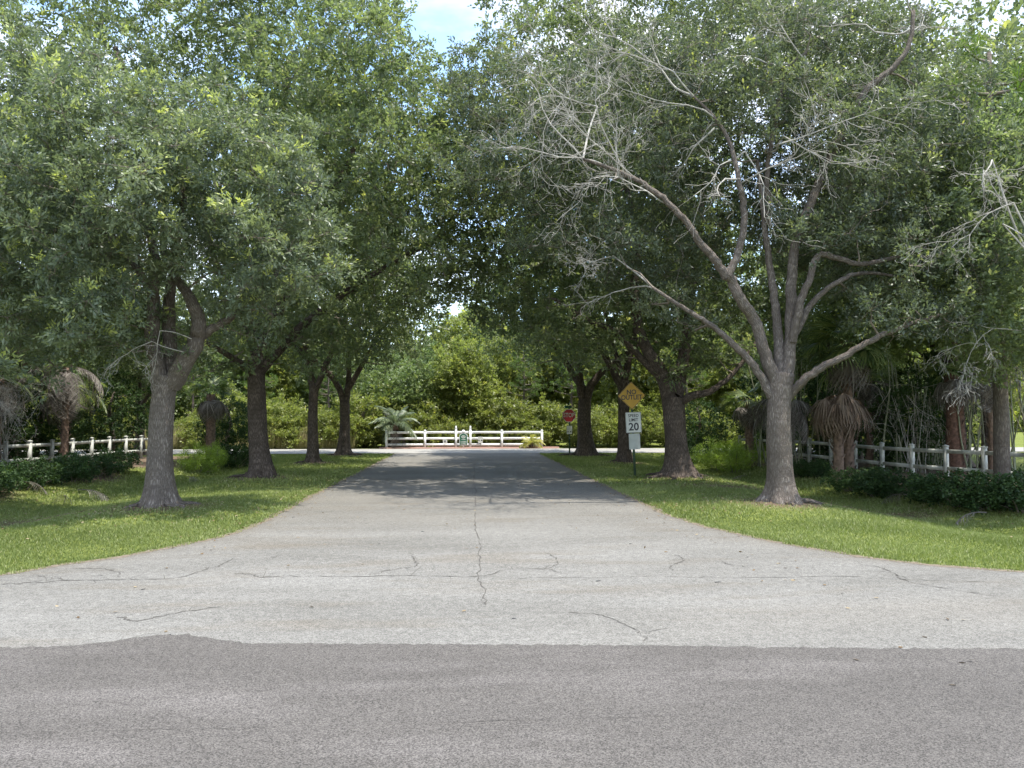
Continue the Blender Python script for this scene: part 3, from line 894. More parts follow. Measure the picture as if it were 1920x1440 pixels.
R1 = oak('R1', 'nearest oak on the right verge with wide spreading limbs and bare grey twigs', [(1462, 870), (1460, 800), (1462, 745), (1468, 700)], .315, .29,
         [([(1458, 760), (1450, 712), (1432, 655), (1415, 600), (1388, 560, -.2), (1372, 525, -.3), (1360, 515, -.4)], 0.181, 0.112),
          ([(1362, 520, -.4), (1335, 480, -.5), (1312, 455, -.6), (1288, 418, -.7), (1262, 390, -.8), (1222, 354, -.9), (1180, 330, -1.0), (1140, 314, -1.1), (1093, 298, -1.1)], 0.112, 0.032),
          ([(1364, 518, -.4), (1382, 480, -.4), (1393, 430, -.5), (1395, 390, -.5), (1386, 345, -.6), (1375, 290, -.5), (1360, 250, -.4), (1335, 215, -.4), (1300, 180, -.3)], 0.103, 0.028),
          ([(1448, 745), (1420, 695), (1385, 655), (1350, 622), (1310, 595), (1270, 570), (1225, 540)], 0.112, 0.040),
          ([(1463, 720), (1460, 640, .3), (1452, 560, .4), (1440, 480, .5), (1432, 400, .5), (1420, 300, .5)], 0.146, 0.048),
          ([(1475, 715), (1482, 640, .1), (1484, 560, .2), (1490, 470, .2), (1520, 380, .2), (1560, 290, .1), (1620, 175, -.3), (1672, 129, -.5), (1704, 85, -.6), (1712, 20, -.6)], 0.163, 0.048),
          ([(1486, 640), (1500, 570, -.2), (1515, 530, -.3), (1535, 480, -.3), (1570, 485, -.3), (1616, 495, -.3), (1680, 482, -.2), (1735, 465)], 0.112, 0.040),
          ([(1492, 625), (1525, 565), (1565, 532, -.2), (1600, 515, -.2), (1640, 512), (1690, 520)], 0.086, 0.032),
          ([(1478, 745), (1505, 715, -.3), (1540, 690, -.5), (1590, 662, -.8), (1640, 635, -1), (1700, 610, -1), (1765, 590, -1)], 0.116, 0.044),
          ([(1440, 420, .5), (1440, 320, .2), (1455, 220), (1476, 130, -.2), (1512, 98, -.3)], 0.077, 0.032)],
         [El(1610, 340, 20.5, 2.9, 2.6, 2.8), El(1400, 130, 21, 3.1, 2.6, 1.9), El(1160, 200, 21.5, 2.7, 2.2, 1.9), El(1760, 470, 20, 1.8, 2, 1.7),
          El(1650, 560, 19.2, 1.5, 1.2, .75), El(1480, 400, 21.8, 1.9, 1.6, 1.7), El(1230, 470, 22.3, 2.3, 1.5, 1.4), El(1600, 100, 21, 2.2, 2, 1.6), El(1330, 330, 21.6, 2.2, 1.4, 1.7), El(1050, 420, 22, 1.6, 1.4, 1.3), El(1540, 190, 18.6, 1.5, .8, .9), El(1450, 290, 22.5, 2.0, 1.3, 1.8), El(1730, 480, 18.8, 1.0, .8, .55), El(1740, 590, 18.2, 1.2, .8, .6), El(1830, 330, 19, 1.4, 1.2, 1.5), El(1620, 470, 19.6, 1.1, .8, .5), El(1240, 590, 20.5, 1.2, .8, .6), El(1580, 420, 18.2, 1.5, .8, .8), El(1660, 280, 18.0, 1.7, .9, 1.4), El(1480, 200, 18.0, 1.2, .7, .8), El(1230, 270, 19.2, 1.6, .7, .9), El(1060, 230, 19.6, 1.3, .8, 1.0), El(1380, 120, 18.6, 1.3, .8, .8), El(1800, 200, 18.6, 1.3, 1, 1.3), El(1500, 400, 18.4, .8, .6, .7), El(1130, 440, 20, 1.2, .8, .7), El(990, 300, 20.8, 2.1, 1.8, 1.2), El(930, 190, 22, 1.8, 1.8, 1.3), El(1740, 600, 17.5, 1.3, .6, .65), El(1660, 570, 17.9, 1.0, .6, .5), El(1780, 500, 17.8, 1.3, .8, .9), El(1700, 400, 18, 1.5, .8, .8), El(1330, 560, 19.4, .7, .5, .45)],
         clear=[(1330, 1600, 560, 900, 0, 99), (1230, 1420, 400, 900, 0, 20.0), (1440, 1540, 540, 700, 0, 20)], dens=5.0, gap=.62, pr=(.48, .80), n_tw=14, n_lf=22, L=.12, Wd=.05, flush=.1)

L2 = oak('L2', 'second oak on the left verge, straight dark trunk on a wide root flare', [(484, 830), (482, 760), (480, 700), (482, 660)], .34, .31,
         [([(480, 680), (470, 620), (440, 560), (400, 480), (360, 380)], .25, .08), ([(482, 680), (505, 620), (540, 540), (590, 440), (640, 330), (690, 220)], .26, .08),
          ([(482, 670), (478, 600, 1), (480, 480, 1.5), (520, 300, 1.5), (540, 120, 1)], .25, .08), ([(484, 700), (520, 660), (580, 600), (660, 540), (760, 480, -.5), (840, 440, -1)], .2, .06),
          ([(478, 705), (450, 680, -1), (400, 650, -2), (350, 620, -2)], .15, .05), ([(215, 90, -3), (235, 140, -3), (250, 200, -2), (330, 330, -1), (400, 470, 0)], .08, .16)],
         [El(560, 90, 27, 4.6, 4.2, 3.6), El(700, 270, 26, 3.0, 3.6, 3.4), El(480, 330, 27, 4.4, 3.8, 3.2), El(300, 60, 26, 3.4, 3, 2.6), El(560, 560, 27, 3.2, 3, 1.5),
          El(420, 610, 26.5, 2.2, 2.4, 1.2), El(760, 480, 26, 2.2, 3, 1.9), El(800, 230, 27.5, 1.8, 2.6, 2.0), El(100, 20, 26, 3.4, 2.8, 2.6), El(650, 640, 30, 1.8, 2, 1.0), El(830, 400, 29, 2.4, 3, 3.0), El(700, 300, 23, 2.2, 2.0, 1.5), El(800, 340, 24.5, 1.9, 2.0, 1.3), El(640, 120, 22.5, 2.4, 1.8, 1.6), El(515, 655, 26.4, 1.5, 1.2, .8), El(430, 690, 27, 1.2, 1.2, .6)],
         clear=[(455, 520, 690, 900, 0, 99), (180, 255, 90, 175, 0, 99), (748, 915, -400, 92, 0, 99)], shell=.66, dens=3.2, gap=.86, pr=(.65, 1.0), n_tw=12, n_lf=18, L=.165, Wd=.078, barkm='bark_shaded', mat='oak_far', flush=.09)

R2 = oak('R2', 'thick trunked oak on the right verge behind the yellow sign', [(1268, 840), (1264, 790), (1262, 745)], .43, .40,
         [([(1258, 760), (1240, 700), (1215, 660), (1195, 610), (1190, 540), (1195, 450), (1170, 330)], .30, .09), ([(1240, 710), (1200, 670), (1150, 620, -.5), (1100, 600, -1), (1040, 560, -1)], .15, .06),
          ([(1272, 755), (1300, 742, -.3), (1330, 735, -.5), (1375, 700, -.6), (1420, 640, -.6)], .17, .06), ([(1266, 745), (1280, 680, .5), (1290, 600, 1), (1310, 450, 1), (1330, 250, 1)], .28, .08)],
         [El(1040, 170, 27.5, 3.3, 3.6, 3.3), El(1290, 60, 28, 4.4, 4.2, 3.8), El(1000, 400, 27, 2.6, 3, 2.6), El(1180, 430, 28, 3.2, 3.2, 2.9), El(1090, 600, 27.5, 2.2, 2.8, 1.2),
          El(1300, 620, 28.5, 2.6, 2.6, 1.5), El(1420, 500, 30, 3, 2.6, 2.4), El(900, 330, 28, 2.2, 2.8, 3.4), El(930, 540, 28.5, 2.0, 2.4, 1.5), El(1550, 60, 28, 3.4, 3, 2.6), El(1370, 670, 27, 1.7, 1.3, .8), El(1245, 690, 26.6, 1.0, .6, .45), El(1100, 665, 28, 1.6, 1.5, .9)],
         clear=[(1225, 1310, 720, 900, 0, 99), (1150, 1225, 705, 900, 0, 99), (735, 925, -400, 92, 0, 99)], shell=.66, dens=3.2, gap=.86, pr=(.65, 1.0), n_tw=12, n_lf=18, L=.165, Wd=.078, barkm='bark_shaded', mat='oak_far', flush=.09, flare=1.15, n_root=7)

# two generic crowns shared by the remaining oaks
def crown_proto(E, dens, gap, pr, n_tw, n_lf, L, Wd, mat, flush, nodes, rad, tmin=.3):
    C = fill_ellipsoids(E, dens, gap, shell=.66)
    r = rng.uniform(*pr, len(C))
    Vv, tint, tw = puff_leaves(C, r, n_tw, n_lf, L, Wd, flush, tmin=tmin)
    mb = MB(); grow_branches(nodes, rad, C, mb)
    bm_ = mb.mesh('branches', M['twig'])
    cm = mesh_np('crown', Vv, np.arange(len(Vv)).reshape(-1, 4), None, M[mat], tint)
    print('proto leaves', len(Vv) // 4)
    return bm_, cm


def auto_oak(h0, forks, r0, E, dens=2.4, gap=.82, pr=(.75, 1.1), L=.19, Wd=.09, n_tw=12, n_lf=13, mat='oak_far', barkm='bark_shaded', flush=.08, flare=.9):
    o = empty('oak_tree')
    P = spline([(0, 0, -.2), (0, 0, .05), (0, 0, .4), (.03, .02, h0 * .6), (0, 0, h0)], 6)
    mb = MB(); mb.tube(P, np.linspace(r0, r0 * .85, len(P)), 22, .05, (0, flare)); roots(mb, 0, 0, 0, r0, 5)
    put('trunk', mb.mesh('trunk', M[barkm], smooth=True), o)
    nodes, rad = [P[-1]], [r0 * .8]
    for f in forks:
        lm, Q, rq = limb_mesh('limb', f[0], f[1] * r0, .06, M[barkm], 10)
        put('limb', lm, o); nodes += list(Q[2:]); rad += list(rq[2:])
    bm_, cm = crown_proto(E, dens, gap, pr, n_tw, n_lf, L, Wd, mat, flush, nodes, rad)
    put('branches', bm_, o, 'stuff'); put('crown', cm, o, 'stuff')
    return o


pA = auto_oak(2.9, [([(0, 0, 2.5), (-.5, .1, 3.4), (-1.2, .2, 4.6), (-2, .2, 6.5), (-2.6, .3, 9)], .62), ([(0, 0, 2.5), (.25, 0, 3.6), (.6, -.2, 5.5), (1.2, -.2, 8), (1.6, 0, 11)], .66),
                    ([(0.1, 0, 3.6), (1.2, .3, 4.6), (2.6, .2, 5.4), (4, 0, 6)], .4), ([(0, 0, 3), (.1, 1, 4.5), (.2, 2.2, 7)], .4)], .235,
              [((0, 0, 9.6), (4.4, 4.2, 4.2)), ((2.6, 0, 6.4), (2.9, 3.2, 1.7)), ((-2.4, .3, 6.2), (2.8, 3, 1.8)), ((0.5, .5, 12.4), (2.8, 2.8, 2.2)), ((1.2, -1.4, 5.0), (1.5, 1.0, .8)), ((-1.2, 1.4, 4.8), (1.5, 1.0, .8))])
pB = auto_oak(2.5, [([(0, 0, 2.2), (-.4, 0, 3.3), (-1.4, -.3, 4.3), (-3, -.2, 5.4), (-4.2, 0, 6.4)], .6), ([(0, 0, 2.2), (.2, .1, 3.4), (.1, .1, 5.5), (-.4, .3, 9)], .7),
                    ([(0.1, 0, 3.0), (.9, -.3, 4.1), (2.2, -.6, 6.2), (3.2, -.4, 8.6)], .55)], .31,
              [((-.5, 0, 8.6), (4.8, 4.4, 3.8)), ((2.8, -.4, 7.0), (2.6, 3, 2.6)), ((-3.2, 0, 6.0), (2.4, 2.8, 1.6)), ((0.2, .2, 11.5), (3.0, 2.8, 2.2)), ((1.0, -1.6, 4.8), (1.6, 1.0, .8)), ((-1.2, 1.4, 4.6), (1.6, 1.0, .8))])


def place_tree(proto, used, x, y, rz, s, label, group, cat='tree', z=None):
    o = proto if not used.get(proto.name) else copy_tree(proto)
    used[proto.name] = True
    o.location = (x, y, float(gz(x, y)) if z is None else z)
    o.rotation_euler = (0, 0, rz)
    o.scale = (s, s, s) if not hasattr(s, '__len__') else s
    tag(o, label, cat, group)
    return o


used = {}
OG = 'oaks lining both sides of the street'
place_tree(pA, used, *OAKS['L3'], 2.9, (1.08, 1.08, 1.3), 'third oak on the left verge, slim trunk with a side limb forking up', OG)
place_tree(pB, used, *OAKS['L4'], 0.0, (1.0, 1.0, 1.2), 'last oak on the left verge, low Y fork beside the far street', OG)
place_tree(pA, used, *OAKS['R3'], 0.4, (1.3, 1.2, 1.35), 'oak on the right verge with its trunk right behind the speed limit sign', OG)
place_tree(pB, used, *OAKS['R4'], 2.6, (1.4, 1.3, 1.28), 'last oak on the right verge, stout trunk half hiding the stop sign', OG)
# oaks behind the fences
for x, y, rz, s, p, lab in [(-19.0, 26.5, 1.1, 1.05, pB, 'oak rising behind the left fence at the edge hung with dry fronds'), (-22, 35, 4.0, 1.15, pA, 'oak behind the left fence seen past the near left trunk'),
                             (-19.5, 46, 2.2, .9, pB, 'oak at the far end of the left fence between the first two trunks'), (-25, 43, .5, 1.2, pA, 'oak furthest back on the left behind the fence oaks'),
                             (24.5, 36, 3.3, 1.2, pA, 'oak behind the right fence and its cane clumps'), (20.5, 44.5, 1.9, 1.0, pB, 'oak at the far end of the right fence'), (20.8, 28.5, .3, 1.35, pB, 'tall oak in the right corner behind the pine'),
                             (19.3, 40, 5.1, .85, pA, 'slender oak behind the bright lime shrubs on the right'), (-28, 30, 3.0, 1.2, pB, 'oak deep behind the left edge palms'), (28, 42, 2.5, 1.4, pA, 'oak deep behind the right hand canes'), (22, 32.5, 4.4, 1.35, pB, 'tall oak standing behind the near right oak crown')]:
    place_tree(p, used, x, y, rz, s, lab, 'oaks behind the side fences')
# right-edge oak with a pale twiggy side
o = place_tree(pB, used, 15.2, 19.0, 1.0, (.72, .72, .78), 'smaller oak at the right edge with grey bare twigs on its street side', None)

# dead grey branches on the near right oak
def dead_on(parent, specs):
    acc = []
    for c in kids(parent):
        if c.name.split('.')[0] in ('limb', 'trunk'):
            v = np.zeros(len(c.data.vertices) * 3, dtype=np.float32); c.data.vertices.foreach_get('co', v)
            v = v.reshape(-1, 3); m4 = np.array(c.matrix_world)
            acc.append(v @ m4[:3, :3].T + m4[:3, 3])
    anch = np.concatenate(acc)
    for (px, py, Y, d, L, r, dep, droop) in specs:
        mb = MB(); p = W(px, py, Y)
        k_ = int(np.argmin(np.linalg.norm(anch - p, axis=1))); q_ = anch[k_]
        if np.linalg.norm(q_ - p) > .2:
            m_ = (p + q_) / 2 + rng.normal(0, .08, 3)
            mb.tube(spline([q_, m_, p], 4), np.linspace(r * 1.05, r * .8, 9), 6, closed=False)
        dead_spray(mb, p, d, L, r, dep, .42, droop)
        pl = parent.location; s = parent.scale[0]
        ob = put('dead_branch', mb.mesh('dead_branch', M['dead']), parent)
        ob.matrix_parent_inverse = parent.matrix_basis.inverted()


bpy.context.view_layer.update()
dead_on(R1, [(1222, 354, 18.0, (-.85, -.2, .35), 3.2, .03, 3, 0), (1180, 332, 17.9, (-.7, -.2, .8), 3.0, .03, 3, 0), (1144, 316, 17.8, (-1, -.1, .25), 2.6, .028, 3, 0), (1093, 298, 17.8, (-.8, 0, .6), 2.4, .03, 3, 0),
             (1262, 390, 18.0, (-1, -.2, .1), 2.6, .025, 3, 0), (1300, 180, 18.3, (-.8, -.2, .5), 2.4, .03, 3, 0), (1345, 225, 18.3, (-1, -.2, .3), 2.6, .028, 3, 0), (1378, 300, 18.3, (-.9, -.4, .0), 2.0, .025, 2, .05),
             (1386, 345, 18.2, (.6, -.4, .3), 2.2, .03, 3, 0), (1340, 240, 18.2, (-1, -.1, -.35), 1.4, .035, 2, .05), (1400, 290, 18.1, (.3, -.3, -.8), 2.0, .025, 2, .1), (1460, 270, 18.0, (.9, -.2, .35), 2.4, .028, 3, 0),
             (1470, 255, 18.0, (.8, -.2, -.6), 2.1, .025, 2, .05), (1520, 130, 18.4, (-.9, -.1, .5), 2.2, .03, 3, 0), (1700, 60, 18.2, (.7, -.1, .3), 1.6, .03, 3, 0), (1712, 25, 18.2, (-.4, -.1, .8), 1.4, .03, 3, 0),
             (1640, 60, 18.4, (-.5, -.1, .6), 1.8, .025, 3, 0), (1360, 335, 18.0, (-.2, -.5, -.5), 1.1, .03, 2, .05), (1150, 480, 20.2, (-1, -.2, -.15), 1.8, .025, 3, .03), (1180, 540, 20.4, (-1, -.2, -.1), 1.5, .022, 2, .03),
             (1240, 130, 19.0, (-.9, -.2, .5), 3.0, .03, 3, 0), (1120, 200, 19.0, (-.8, -.2, .5), 2.6, .028, 3, 0), (1420, 110, 19.0, (-.7, -.2, .8), 2.4, .028, 3, 0), (1540, 420, 18.6, (-.2, -.4, .8), 1.0, .02, 2, 0)])
dead_on(L1, [(300, 620, 17.6, (.2, -.3, -.8), 1.0, .012, 2, .1), (285, 640, 17.6, (-.7, -.2, -.2), 1.2, .012, 2, .05)])
bpy.context.view_layer.update()
dead_on(o, [(1860, 300, 16.6, (-.5, -.3, -.3), 1.8, .025, 3, .03), (1900, 380, 16.5, (-.6, -.3, -.4), 1.8, .025, 3, .08), (1880, 420, 16.5, (-.1, -.3, -1), 1.4, .02, 2, .1),
            (1910, 620, 17, (-.9, -.2, .1), 1.6, .02, 3, .12)])

# ------------------------------------------------------------------ pine, wood beyond the far street, shrubs
def tuft_mesh(name, C, n, L, wd, mat, up=.3):
    D = rng.normal(0, 1, (len(C), n, 3)); D[..., 2] += up; D = unit(D)
    P = np.repeat(C[:, None], n, 1) + D * .02
    m = len(C) * n
    V_ = leaf_quads(P.reshape(-1, 3), D.reshape(-1, 3), unit(rng.normal(0, 1, (m, 3))), L * rng.uniform(.7, 1.1, m), wd * np.ones(m))
    t = np.clip(rng.normal(.6, .25, (len(C), 1)) + rng.normal(0, .25, (len(C), n)), 0, 2).ravel()
    return mesh_np(name, V_, np.arange(len(V_)).reshape(-1, 4), None, M[mat], t)


def pine(h, spread, nb, tl, tw_, n=70):
    o = empty('pine_tree')
    P = spline([(0, 0, -.2), (.05, 0, h * .3), (-.05, .05, h * .65), (0, 0, h)], 6)
    mb = MB(); mb.tube(P, np.linspace(.2, .05, len(P)), 10, .05)
    put('trunk', mb.mesh('trunk', M['bark'], smooth=True), o)
    mb = MB(); C = []
    for i in range(nb):
        z = h * rng.uniform(.42, .98); a = rng.uniform(0, 6.28); L = spread * (1.15 - z / h) * rng.uniform(.7, 1.2) + .5
        e = np.array([math.cos(a) * L, math.sin(a) * L, z + L * .25]); s_ = np.array([0, 0, z]); mid = (s_ + e) / 2 + (0, 0, -.1)
        mb.tube(spline([s_, mid, e], 4), np.linspace(.05, .015, 9), 5, closed=False)
        for q in range(5):
            b = s_ + (e - s_) * rng.uniform(.45, 1.0) + rng.normal(0, .22, 3); b[2] += .12; C.append(b)
            mb.tube([s_ + (e - s_) * .6, b], [.014, .008], 3, closed=False)
        C.append(e)
    put('branches', mb.mesh('branches', M['twig']), o, 'stuff')
    put('crown', tuft_mesh('crown', np.array(C), n, tl, tw_, 'needle'), o, 'stuff')
    return o


pP = pine(11, 3.0, 34, .32, .022, 46)
place_tree(pP, used, 15.9, 21.5, 0.4, 1.22, 'long needled pine at the upper right, bright tufts against the sky', None, 'pine')


def wood_tree(h, E, mat, L, Wd, dens, gap, n_tw=11, n_lf=15, name='broadleaf_tree', pr=(.7, 1.15), flush=.1):
    o = empty(name)
    P = spline([(0, 0, -.2), (.1, 0, h * .25), (-.1, .1, h * .6), (.1, 0, h * .85)], 5)
    mb = MB(); mb.tube(P, np.linspace(.17, .05, len(P)), 8, .06)
    put('trunk', mb.mesh('trunk', M['bark'], smooth=True), o)
    bm_, cm = crown_proto(E, dens, gap, pr, n_tw, n_lf, L, Wd, mat, flush, list(P), list(np.linspace(.17, .05, len(P))))
    put('branches', bm_, o, 'stuff'); put('crown', cm, o, 'stuff')
    return o


wA = wood_tree(9.5, [((0, 0, 6.8), (2.7, 2.6, 2.9)), ((1.4, .2, 4.6), (1.8, 1.8, 2)), ((-1.5, 0, 5.0), (1.6, 1.6, 2.2)), ((.2, 0, 9), (1.4, 1.4, 1.4))], 'wood_leaf', .26, .14, 4, .62)
wB = wood_tree(7.5, [((0, 0, 4.6), (2.4, 2.2, 2.8)), ((1.0, .2, 2.6), (1.8, 1.8, 1.9)), ((-1.2, 0, 6.4), (1.3, 1.3, 1.6)), ((-.8, 0, 2.4), (1.9, 1.7, 1.7))], 'blue_leaf', .24, .13, 4, .62)
sA = wood_tree(2.2, [((0, 0, 1.25), (1.35, 1.2, 1.3)), ((.8, 0, 1.7), (.8, .8, .9)), ((-.8, .1, .9), (.9, .8, .9))], 'wood_leaf', .17, .09, 9, .36, 9, 12, 'bush', (.35, .55))
WG = 'trees in the wood beyond the far street'
wl = {'A': 'bright green broadleaf tree in the wood beyond the far street', 'B': 'cool green bushy tree in the wood beyond the far street', 'P': 'pine in the wood beyond the far street'}
rs = random.Random(3)
k = 0
for Y0, step, hs in ((58.5, 4.6, .78), (66, 5.4, 1.0), (76, 6.2, 1.15), (88, 7.5, 1.35)):
    half = Y0 * .74
    x = -half + rs.uniform(0, 2)
    while x < half:
        q = rs.random()
        near_c = abs(x) < 9
        p, kk = (wA, 'A') if q < .42 else ((wB, 'B') if q < .8 else (pP, 'P'))
        s = hs * rs.uniform(.85, 1.15) * (1.0 if near_c else 1.12) * (.8 if kk == 'P' else 1)
        place_tree(p, used, x, Y0 + rs.uniform(-1.5, 1.5), rs.uniform(0, 6.28), s, wl[kk], {'A': WG, 'B': 'bushy trees in the wood beyond the far street', 'P': 'pines in the wood beyond the far street'}[kk], z=-.05)
        x += step * rs.uniform(.75, 1.25); k += 1
for x in np.arange(-40, 40, 2.3):
    if -6.5 < x < 6.5: yy = 56.3
    else: yy = 55.0
    place_tree(sA, used, float(x) + rs.uniform(-.6, .6), yy + 1.6, rs.uniform(0, 6.28), rs.uniform(.8, 1.7), 'taller bush in the second row along the wood beyond the far street', 'second row bushes along the wood', 'bush', z=-.05)
    place_tree(sA, used, float(x) + rs.uniform(-.6, .6), yy + rs.uniform(-.3, .5), rs.uniform(0, 6.28), rs.uniform(.5, 1.15), 'low bright bush along the edge of the wood beyond the far street', 'bushes along the edge of the wood', 'bush', z=-.05)

# far-off wood behind everything
n = 60000
x = rng.uniform(-110, 110, n); yv = rng.uniform(108, 122, n)
top = 15 + 2.2 * np.sin(x * .21) + 1.6 * np.sin(x * .53 + 1) + 1.0 * np.sin(x * 1.3)
z = rng.uniform(0, 1, n) ** 1.15 * top
D = unit(rng.normal(0, 1, (n, 3)) + (0, 0, .3)); V_ = leaf_quads(np.stack([x, yv, z], -1), D, unit(rng.normal(0, .7, (n, 3)) + (0, -.6, .5)), rng.uniform(.7, 1.4, n), rng.uniform(.5, .9, n))
tag(put('distant_wood', mesh_np('distant_wood', V_, np.arange(len(V_)).reshape(-1, 4), None, M['wood_leaf'], rng.uniform(0, 1.2, n)), None, 'stuff'), 'continuous distant wood seen between the trunks beyond the street end', 'wood')

# clipped and wild shrubs along the fences
def shrub_proto(E, mat, L=.095, Wd=.055, dens=30, gap=.22, pr=(.17, .28), n_tw=8, n_lf=11, flush=.1, name='shrub'):
    o = empty(name)
    mb = MB()
    C = fill_ellipsoids(E, dens, gap, shell=.5)
    C = C[C[:, 2] > .08]
    V_, t, tw = puff_leaves(C, rng.uniform(*pr, len(C)), n_tw, n_lf, L, Wd, flush)
    for q in range(9):
        c = C[rng.integers(len(C))]; mb.tube(spline([(c[0] * .2, c[1] * .2, -.05), (c[0] * .5, c[1] * .5, c[2] * .5), c], 3), np.linspace(.02, .006, 7), 4, closed=False)
    put('stems', mb.mesh('stems', M['twig']), o, 'stuff')
    put('foliage', mesh_np('foliage', V_, np.arange(len(V_)).reshape(-1, 4), None, M[mat], t), o, 'stuff')
    return o


hD = shrub_proto([((0, 0, .5), (.95, .62, .55)), ((.5, .1, .6), (.5, .5, .45)), ((-.5, 0, .5), (.5, .5, .5))], 'dark_leaf')
hL = shrub_proto([((0, 0, .6), (.95, .8, .7)), ((.5, .1, .8), (.6, .6, .5)), ((-.5, 0, .6), (.6, .6, .6))], 'lime_leaf', L=.12, Wd=.022, n_tw=10, n_lf=10)


def shrub(proto, x, y, rz, s, label, group=None):
    return place_tree(proto, used, x, y, rz, s, label, group, 'shrub')


for i, (x, y) in enumerate([(-14.2, 21.5), (-14.2, 23.2), (-14.3, 24.9), (-14.5, 26.6), (-14.4, 28.3), (-14.6, 30.0), (-14.5, 31.8)]):
    shrub(hD, x, y, 1.4 + i, (1, 1, .78 if i % 2 else .88), ['leftmost shrub of the left hedge row, cut by the picture edge', 'second shrub of the left hedge row from the picture edge', 'third shrub of the left hedge row from the picture edge', 'middle shrub of the left hedge row', 'third last shrub of the left hedge row before the oak trunk', 'second last shrub of the left hedge row before the oak trunk', 'last shrub of the left hedge row, touching the near left trunk'][i], 'hedge shrubs in front of the left fence')
shrub(hL, *base_at(375, 872), .5, (.85, .85, .95), 'lime green shrub left of the clipped dark bush on the left')
shrub(hL, *base_at(402, 866), 2.5, (.7, .7, .9), 'yellow green shrub touching the clipped dark bush on the left')
shrub(hD, *base_at(440, 863), .2, (.95, .95, 1.08), 'dark clipped bush standing alone past the left hedge')
for i, (px, py, s) in enumerate([(1350, 868, 1.1), (1385, 872, 1.05), (1415, 868, .9)]):
    x, y = base_at(px, py)
    shrub(hL, x, y + .5, i * 1.7, s, 'bright lime shrub behind the near right oak', 'lime shrubs behind the near right oak')
for i, (px, py, s, lab) in enumerate([(1500, 885, .8, 'small shrub touching the right side of the near right oak trunk'), (1535, 888, .8, 'small shrub left of the short brown capped palm'), (1600, 905, .9, 'low shrub right of the short brown capped palm'),
                                  (1640, 912, .95, 'low shrub before the second visible post of the right fence'), (1680, 915, .95, 'low shrub left of the fallen frond in the right bed'), (1740, 925, .9, 'dark shrub left of the thick red trunk'),
                                  (1800, 935, 1.15, 'largest dark shrub below the thick red trunk'), (1860, 942, 1.05, 'dark shrub right of the thick red trunk'), (1915, 948, 1.1, 'dark shrub cut by the right edge of the picture'),
                                  (1310, 858, 1.0, 'dark shrub between the thick oak and the lime shrubs'), (1290, 850, 1.2, 'dark shrub just behind the thick oak trunk')]):
    x, y = base_at(px, py)
    shrub(hD, x, y, i * 1.3, (s, s, s * .78), lab, 'low shrubs in front of the right fence')

# tall dark understorey behind the fences
uA = wood_tree(4.2, [((0, 0, 2.3), (1.8, 1.5, 2.2)), ((.9, 0, 3.2), (1.1, 1.1, 1.2)), ((-.9, .1, 1.4), (1.2, 1.1, 1.3))], 'dark_leaf', .16, .08, 4.5, .55, 10, 15, 'tall_shrub', (.45, .75), .05)
for i, (x, y, s) in enumerate([(-18.6, 23.5, 1), (-19.2, 27, 1.1), (-18.5, 30.5, .95), (-19, 34, 1.1), (-18.4, 38, 1), (-21.5, 25, 1.2), (-22, 31, 1.2), (-16.5, 41.5, 1.0), (-22, 37, 1.3), (-13.6, 43.5, .8),
                               (18.8, 30.5, .9), (20.6, 33.0, 1.1), (17.6, 35.5, 1.0), (16.2, 40, 1.0), (13.5, 43, .8), (20.5, 38, 1.2)]):
    lft = x < 0
    x = x - 2.6 if x < -14 else x
    place_tree(uA, used, x, y, i * 1.1, s, ('tall dark shrub behind the left fence, deep in the shade' if x < -21 else 'tall dark shrub close behind the left fence') if lft else ('tall dark shrub close behind the right fence' if x < 19 else 'tall dark shrub deeper behind the right fence'), 'tall shrubs behind the left fence' if lft else 'tall shrubs behind the right fence', 'shrub')

# ------------------------------------------------------------------ palms
def fan_frond(mat, L=.95, pet=.7, n=26, droop=.5):
    mb = MB()
    P = spline([(0, 0, 0), (pet * .5, 0, .1), (pet, 0, .08)], 3)
    mb.strip(P, .016, (0, 0, 1), .8)
    for i in range(n):
        a = (i / (n - 1) - .5) * 3.9
        l = L * (1 - .28 * abs(a) / 2) * rng.uniform(.85, 1.08)
        d = np.array([math.cos(a), math.sin(a), .12 * math.cos(3 * a)])
        b = np.array([pet, 0, .08]); q = []
        for t in (0, .35, .7, 1):
            q.append(b + d * l * t * (1 - .15 * droop * t) + (0, 0, -droop * l * t * t * .75))
        mb.strip(q, [.008, .026, .018, .002], (0, 0, 1), rng.uniform(0, 2))
    return mb.mesh('frond', M[mat], tint=True)


def feather_frond(mat, L=2.0, n=34, droop=.8, ll=.42, wd=.013):
    mb = MB(); ts = np.linspace(0, 1, 9)
    R_ = np.array([(L * t * (1 - .25 * droop * t * t), 0, L * (.35 * t - droop * .85 * t * t)) for t in ts])
    mb.strip(R_, np.linspace(.02, .004, 9), (0, 1, 0), .9); mb.strip(R_, np.linspace(.02, .004, 9), (0, 0, 1), .9)
    for i in range(n):
        t = .18 + .82 * i / n
        b = np.array([np.interp(t, ts, R_[:, k]) for k in range(3)])
        tg = unit(np.array([np.interp(min(t + .05, 1), ts, R_[:, k]) - b[k] for k in range(3)]) + 1e-6)
        for s_ in (-1, 1):
            l = ll * math.sin(math.pi * (.15 + .8 * t)) * rng.uniform(.8, 1.15)
            d = unit(tg * .6 + np.array([0, s_ * .9, .15]) + rng.normal(0, .08, 3))
            q = [b + d * l * v + (0, 0, -.5 * l * v * v * (1 + droop * .6)) for v in (0, .5, 1)]
            mb.strip(q, [wd, wd, .001], (0, 0, 1), rng.uniform(0, 2))
    return mb.mesh('frond', M[mat], tint=True)


